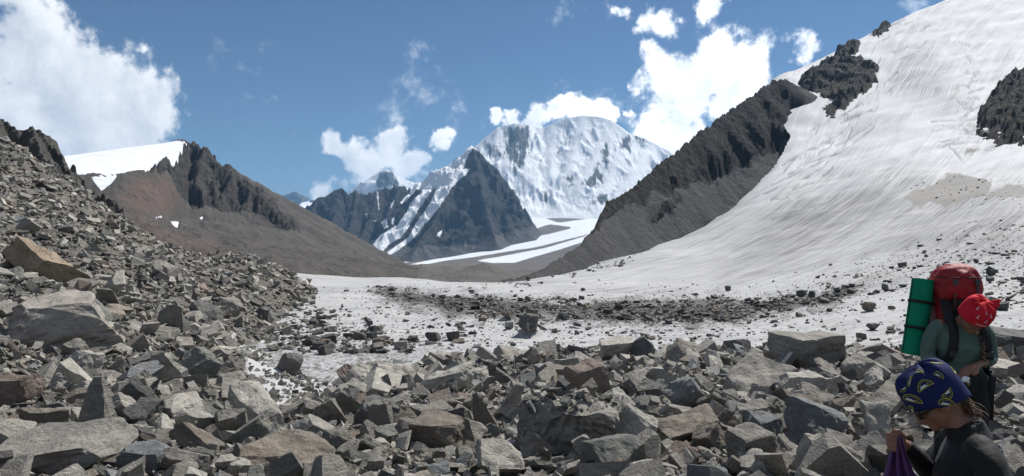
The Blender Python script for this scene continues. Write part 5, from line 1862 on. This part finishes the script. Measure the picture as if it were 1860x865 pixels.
def hand2(w, d, palm_r, up):
    """a slightly curled hand at wrist w pointing along d"""
    w = np.array(w, float); d = np.array(d, float) / np.linalg.norm(d)
    up = np.array(up, float); up = up - d * (up @ d); up /= np.linalg.norm(up)
    s_ = np.cross(d, up)
    sh = [tube([w, w + d * .035, w + d * .075], [(.024, .020), (.036, .018), (.038, .015)], 12, tuple(s_))]
    for k, (o_, ln) in enumerate(((-.030, .062), (-.010, .072), (.010, .068), (.029, .052))):
        b = w + d * .078 + s_ * o_
        sh.append(tube([b, b + d * ln * .55 - up * .006, b + d * ln * .8 - up * ln * .45, b + d * ln * .75 - up * ln * .8], [.0095, .009, .0085, .007], 8))
    b = w + d * .03 - s_ * .032 * palm_r
    sh.append(tube([b, b + d * .035 - s_ * .022 * palm_r - up * .008, b + d * .062 - s_ * .012 * palm_r - up * .020], [.012, .010, .008], 8))
    return sh


skin2 += [tube([H2((-.045, 0, -.03)), (.085, 0, -.585), (.055, -.01, -.62), (.04, -.01, -.72)], [(.052, .052), (.052, .054), (.06, .056), (.12, .07)]),
          tube([(.045, -.01, -.66), (.05, -.01, -.78), (.01, 0, -.92), (0, 0, hipz)], [(.14, .07), (.13, .085), (.115, .08), (.14, .095)]),
          tube([(.04, .135, -.635), (.02, .175, -.74), (.02, .195, -.855), (.11, .12, -.875), (.20, .02, -.89)], [.040, .037, .032, .029, .021]),
          tube([(.04, -.155, -.625), (.02, -.205, -.74), (.025, -.225, -.855), (.11, -.205, -.92), (.19, -.175, -.965)], [.040, .037, .032, .029, .021])]
skin2 += hand2((.20, .02, -.89), (.35, -.8, -.28), 1, (.3, .0, 1)) + hand2((.19, -.175, -.965), (.42, .62, .02), -1, (-.2, 0, 1))
for q in (-1, 1):
    skin2.append(tube([(0, q * .085, hipz), (.02, q * .10, -1.25), (.02, q * .105, -1.46), (-.01, q * .11, -1.68), (-.01, q * .11, g2 + .06)], [.08, .07, .052, .05, .036]))
p2 = fused('person', skin2, M_SKIN, .008, 5, None, M2)
tag(p2, 'standing person in pale green top and red bandana carrying a red pack', 'person', 'hikers')
fused('shirt', [tube([(.058, -.005, -.615), (.045, -.01, -.655), (.05, -.01, -.78), (.012, 0, -.90), (.005, 0, -.965)], [(.068, .062), (.150, .078), (.158, .105), (.142, .10), (.15, .108)], 20, cap=False),
                tube([(.04, .115, -.635), (.025, .165, -.70), (.02, .19, -.80), (.022, .195, -.86), (.085, .145, -.872), (.11, .12, -.875)], [.056, .054, .050, .047, .043, .040], 14, cap=False),
                tube([(.04, -.135, -.625), (.025, -.19, -.69), (.022, -.22, -.79), (.027, -.225, -.86), (.085, -.215, -.90), (.11, -.205, -.92)], [.056, .054, .050, .047, .043, .040], 14, cap=False)], M_TEAL, .008, 5, p2, wrinkle=.011, wscale=14, seed=3)
fused('trousers', [tube([(.0, 0, -.95), (0, 0, -1.06)], [(.148, .108), (.16, .115)], 18)] +
      [tube([(0, q * .085, hipz), (.02, q * .10, -1.25), (.02, q * .105, -1.46), (-.01, q * .11, -1.68), (-.01, q * .11, g2 + .12)], [.10, .088, .072, .07, .068]) for q in (-1, 1)], M_BLACK, .010, 4, p2, wrinkle=.007, wscale=10)
for q in (-1, 1):
    fused('boot', [tube([(-.01, q * .11, g2 + .16), (0, q * .11, g2 + .06)], [.055, .05]), tube([(-.03, q * .11, g2 + .045), (.10, q * .115, g2 + .04), (.17, q * .12, g2 + .035)], [(.045, .045), (.048, .042), (.042, .032)])], M_BOOT, .012, 3, p2)
ban_pt, V, Fc = dome(H2, .008, -.045, .108, .112, .090, .135, (-.01, 0), fold_amp=.012, folds=5, seed=5.)
bn = raw_obj('bandana', V, Fc, M_RED, p2)
thick(bn, .003)
bn['label'] = 'bright red bandana cap with two knotted corners and small white anchors'
# knotted corners
for q, tip in ((-1, .05), (1, .042)):
    fused('bandana_corner', [tube([H2((-.01, q * .05, .105)), H2((-.015, q * .078, .140)), H2((-.012, q * (.078 + tip * .55), .165))], [(.032, .016), (.026, .013), (.010, .006)], 10),
                             tube([H2((.02, q * .045, .11)), H2((.012, q * .075, .138)), H2((.0, q * (.07 + tip * .4), .150))], [(.024, .014), (.020, .011), (.008, .005)], 10)], M_RED, .006, 3, p2, wrinkle=.004, wscale=30)


def print_on(pt, th0, t0, strokes, w, parent, name, mat):
    V, Fc = [], []
    for st_ in strokes:
        o_ = len(V)
        for i, (x, y) in enumerate(st_):
            nx = st_[min(i + 1, len(st_) - 1)]
            pv_ = st_[max(i - 1, 0)]
            dx, dy = nx[0] - pv_[0], nx[1] - pv_[1]
            L = math.hypot(dx, dy) + 1e-9
            for sg_ in (-1, 1):
                a, b = x - dy / L * w / 2 * sg_, y + dx / L * w / 2 * sg_
                V.append(pt(th0 + a / .10, min(.97, t0 + b / .16), .0046))
        for i in range(len(st_) - 1):
            Fc.append((o_ + 2 * i, o_ + 2 * i + 1, o_ + 2 * i + 3, o_ + 2 * i + 2))
    o = raw_obj(name, V, Fc, mat, parent, smooth=False)
    thick(o, .0008)
    return o


arc = lambda cx_, cy_, r, a0, a1, n=9: [(cx_ + r * math.cos(a0 + (a1 - a0) * k / (n - 1)), cy_ + r * math.sin(a0 + (a1 - a0) * k / (n - 1))) for k in range(n)]
anchor = [[(0, -.008), (0, .008)], arc(0, .010, .0022, 0, 6.28), arc(0, .0, .0085, math.pi * 1.1, math.pi * 1.9), [(-.004, .004), (.004, .004)]]
for th, t_ in ((-.15, .33), (-.75, .40), (.55, .45), (.1, .62), (-.35, .72), (.75, .74), (-1.1, .68), (1.2, .4)):
    print_on(ban_pt, th, t_, anchor, .0026, bn, 'anchor_print', M_WHITE)
scr = []
for k in range(6):                            # cursive, not legible in the photograph
    x0 = k * .012 - .034
    scr.append([(x0, .0), (x0 + .003, .009), (x0 + .005, .010), (x0 + .004, .002), (x0 + .007, .0), (x0 + .010, .006), (x0 + .012, .001)])
print_on(ban_pt, -.25, .085, scr, .0018, bn, 'script_print', M_WHITE)
# glasses, braid
gsh = []
for q in (-1, 1):
    gsh.append(tube([H2((.108, q * .031 + .022 * math.cos(a), -.022 + .015 * math.sin(a))) for a in np.linspace(0, 2 * math.pi, 13)], [.0016] * 13, 6, cap=False))
    gsh.append(tube([H2((.10, q * .055, -.018)), H2((.02, q * .082, -.016)), H2((-.01, q * .084, -.02))], [.0016] * 3, 6))
gsh.append(tube([H2((.11, -.01, -.02)), H2((.11, .01, -.02))], [.0016] * 2, 6))
raw_obj('eyeglasses', *join(gsh), M_LENS, p2)
br = []
b0, b1 = np.array(H2((.0, .075, -.06))), np.array((.165, .085, -.90))
for k in range(15):
    t_ = k / 14
    c = b0 * (1 - t_) + b1 * t_ + np.array([.02 * math.sin(math.pi * t_), .004 * (-1) ** k, 0])
    br.append(blob_(c, (.015 - .005 * t_, .015 - .005 * t_, .017), np.array(Matrix.Rotation(.5 * (-1) ** k, 3, 'X')), 10))
raw_obj('braid', *join(br), M_HAIR, p2)
# paper held in the hands
pv_, pf_ = blob_((0, 0, 0), (.030, .022, .020), None, 10)
pv_ = [np.array(q) * (1 + .5 * float(perlin3(np.array([q]) * 60 + 3)[0])) for q in pv_]
pb = M2 @ Vector((.275, -.09, -.975))
pa = raw_obj('paper', pv_, pf_, M_PAPER, None, Matrix.Translation(pb), smooth=False)
tag(pa, 'crumpled white paper in the hands of the standing person', 'paper')


# ---- backpack
def rounded(cx_, cy_, z, hx, hy, n=36, e=3.2, wr=0.0):
    out = []
    for k in range(n):
        a = 2 * math.pi * k / n
        c, s = math.cos(a), math.sin(a)
        r = (abs(c) ** e + abs(s) ** e) ** (-1 / e)
        w = 1 + wr * float(perlin2(np.array([c * 2 + z * 9]), np.array([s * 2 + z * 14]))[0])
        out.append((cx_ + hx * r * c * w, cy_ + hy * r * s * w, z))
    return out


def loft(rings, cap=True):
    n = len(rings[0])
    V = [p for q in rings for p in q]
    Fc = []
    for i in range(len(rings) - 1):
        for k in range(n):
            a, b = i * n + k, i * n + (k + 1) % n
            Fc.append((a, b, b + n, a + n))
    if cap:
        Fc.append(tuple(range(n))[::-1])
        Fc.append(tuple((len(rings) - 1) * n + k for k in range(n)))
    return V, Fc


bp = bpy.data.objects.new('backpack', None)
COL.objects.link(bp)
bp.matrix_world = M2 @ Matrix.Translation((-.2, .06, 0))
tag(bp, 'big red hiking backpack with black straps on the back of the standing person', 'backpack')
prof = [(-1.08, .07, .10), (-1.06, .10, .13), (-.98, .125, .145), (-.85, .135, .150), (-.70, .138, .152), (-.55, .135, .150), (-.46, .128, .145), (-.42, .118, .138)]
rings = []
for (za, ha, ya), (zb, hb, yb) in zip(prof[:-1], prof[1:]):
    for k in range(4):
        t_ = k / 4
        rings.append(rounded(-.02 + .05 * (za + .7), 0, za + (zb - za) * t_, ha + (hb - ha) * t_, ya + (yb - ya) * t_, wr=.05))
rings.append(rounded(0, 0, -.42, .118, .138))
fused('bag', [loft(rings)], M_PACK, .011, 2, bp, wrinkle=.010, wscale=11, seed=7)
prof = [(-.455, .130, .140), (-.44, .150, .152), (-.40, .156, .157), (-.33, .154, .155), (-.28, .140, .146), (-.245, .118, .130), (-.22, .085, .102), (-.208, .045, .06)]
rings = []
for (za, ha, ya), (zb, hb, yb) in zip(prof[:-1], prof[1:]):
    for k in range(4):
        t_ = k / 4
        rings.append(rounded(.0 + .03 * (za + .4), 0, za + (zb - za) * t_, ha + (hb - ha) * t_, ya + (yb - ya) * t_, wr=.06))
rings.append(rounded(0, 0, -.198, .05, .06))
lid = fused('lid', [loft(rings)], M_PACK, .009, 2, bp, wrinkle=.012, wscale=12, seed=11)
raw_obj('zip', *tube([(p[0] * 1.03, p[1] * 1.03, -.292) for p in rounded(.002, 0, 0, .146, .150)[-9:] + rounded(.002, 0, 0, .146, .150)[:10]], [.0045] * 19, 6), M_STRAP, lid)
raw_obj('seam', *tube([(p[0] * 1.012, p[1] * 1.012, -.338 + .008 * math.sin(k)) for k, p in enumerate(rounded(.002, 0, 0, .154, .155) + [rounded(.002, 0, 0, .154, .155)[0]])], [.004] * 37, 6, cap=False), M_PACK, lid)
for yy in (-.07, .085):
    raw_obj('buckle', *join([band([(.158, yy, -.305), (.163, yy, -.345)], (0, 1, 0), .034, .014), band([(.155, yy, -.34), (.158, yy, -.44), (.145, yy, -.56)], (0, 1, 0), .018, .004)]), M_BUCKLE, lid, smooth=False)
V, Fc = loft([rounded(.125, .0, z, .030, w, e=2.6) for z, w in ((-.98, .10), (-.95, .125), (-.75, .130), (-.58, .125), (-.48, .10), (-.45, .06))])
raw_obj('back_panel', V, Fc, M_STRAP, bp)
for q in (-1, 1):
    yo = -.06
    pts = [(.14, q * .075 + yo, -.46), (.20, q * .088 + yo, -.53), (.262, q * .098 + yo, -.575), (.318, q * .10 + yo, -.625), (.348, q * .103 + yo, -.70), (.350, q * .112 + yo, -.78), (.325, q * .135 + yo, -.86), (.25, q * .165 + yo, -.915), (.14, q * .15 + yo, -.93)]
    raw_obj('shoulder_strap', *band([tuple(np.array(p)) for p in pts], (0, 1, 0), .058, .016), M_STRAP, bp)
    raw_obj('strap_buckle', *band([(.366, q * .118 + yo, -.80), (.362, q * .122 + yo, -.835)], (0, 1, 0), .045, .012), M_BUCKLE, bp, smooth=False)
raw_obj('hip_strap', *band([(.17, .10, -.955), (.24, .13, -.955), (.275, .125, -1.0), (.27, .115, -1.12), (.265, .11, -1.30)], (.3, 1, 0), .045, .006), M_STRAP, bp)
raw_obj('hip_belt', *band([(.02, .09, -.955), (.12, .11, -.955), (.22, .125, -.955)], (0, 0, 1), .075, .02), M_STRAP, bp)
raw_obj('hip_belt', *band([(.02, -.20, -.955), (.12, -.24, -.955), (.22, -.25, -.965)], (0, 0, 1), .075, .02), M_STRAP, bp)
raw_obj('mat_pocket', *loft([rounded(-.02, -.165, z, .09, .03) for z in (-1.0, -.98, -.9, -.86)]), M_STRAP, bp)

# green foam mat, rolled, standing along the side of the pack
mt = bpy.data.objects.new('foam_mat', None)
COL.objects.link(mt)
bt, tp = np.array((-.18, -.245, -.885)), np.array((-.22, -.150, -.315))
ax = (tp - bt) / np.linalg.norm(tp - bt)
mt.matrix_world = M2 @ Matrix.Translation(Vector(bt))
tag(mt, 'rolled green and yellow foam mat tied with two black bands to the red pack', 'foam mat')
e1 = np.cross(ax, (0, 1, 0)); e1 /= np.linalg.norm(e1)
e2 = np.cross(ax, e1)
Lm = np.linalg.norm(tp - bt)
turns, n = 4.2, 150
V, Fc, mi = [], [], []
for k in range(n):
    a = turns * 2 * math.pi * k / (n - 1)
    ro = (.022 + .060 * k / (n - 1)) * (1 + .035 * math.sin(2 * a + .6) * k / n)
    for rr_ in (ro, ro - .0105):
        for zz in (0, Lm):
            V.append(e1 * rr_ * math.cos(a) + e2 * rr_ * math.sin(a) + ax * zz)
for k in range(n - 1):
    b = k * 4
    Fc += [(b, b + 4, b + 5, b + 1), (b + 2, b + 3, b + 7, b + 6), (b, b + 2, b + 6, b + 4), (b + 1, b + 5, b + 7, b + 3)]
    mi += [0, 1, 1, 1]
Fc += [(0, 1, 3, 2), ((n - 1) * 4, (n - 1) * 4 + 2, (n - 1) * 4 + 3, (n - 1) * 4 + 1)]
mi += [0, 0]
raw_obj('roll', V, Fc, [M_MATG, M_MATY], mt, smooth=False, midx=mi)
for fr in (.36, .70):
    pts = [ax * Lm * fr + (e1 * math.cos(a) + e2 * math.sin(a)) * (.0835 * (1 + .035 * math.sin(2 * a + .6)) + .002) for a in np.linspace(0, 2 * math.pi, 33)]
    raw_obj('tie_band', *band(pts, tuple(ax), .022, .004), M_STRAP, mt)

# clear bottle in the side pocket of the pack
bo = bpy.data.objects.new('bottle', None)
COL.objects.link(bo)
bo.matrix_world = M2 @ Matrix.Translation((-.16, .15, -.72))
tag(bo, 'clear plastic bottle sticking up behind the red bandana', 'bottle')
mb, t = material('clear_plastic')
b_ = principled(t, (.8, .83, .85), .25, None, .5)
b_.inputs['Alpha'].default_value = .55
lathe = lambda prof: loft([[(r * math.cos(a), r * math.sin(a), z) for a in np.linspace(0, 2 * math.pi, 17)[:-1]] for r, z in prof])
raw_obj('bottle_body', *lathe([(.034, 0), (.036, .01), (.036, .16), (.035, .18), (.030, .20), (.016, .225), (.014, .235)]), mb, bo)
raw_obj('bottle_cap', *lathe([(.0165, .232), (.017, .235), (.017, .255), (.015, .257)]), M_WHITE, bo)

# walking pole lying among the stones, its cork grip up
wp = bpy.data.objects.new('walking_pole', None)
COL.objects.link(wp)
gp = ground_hit(BS, 1832, 822, 3, 60)
top_ = np.array(P(1836, 800, gp[1] * .97))
dr = np.array(P(1812, 841, gp[1] * .965)) - top_
dr /= np.linalg.norm(dr)
wp.location = top_
tag(wp, 'walking pole with cork grip and golden shaft lying on the stones', 'walking pole')
raw_obj('grip', *join([tube([(0, 0, 0), tuple(dr * .03), tuple(dr * .085)], [.017, .014, .0125], 12), tube([tuple(np.array((.014, 0, .004))), tuple(np.array((-.012, 0, .002)))], [.015, .016], 10)]), M_CORK, wp)
raw_obj('shaft', *tube([tuple(dr * .085), tuple(dr * .5), tuple(dr * .9)], [.0085, .008, .007], 10), M_GOLD, wp)
for k in range(4):
    raw_obj('shaft_ring', *tube([tuple(dr * (.105 + .028 * k)), tuple(dr * (.113 + .028 * k))], [.0098, .0098], 10, cap=False), M_CORK, wp)
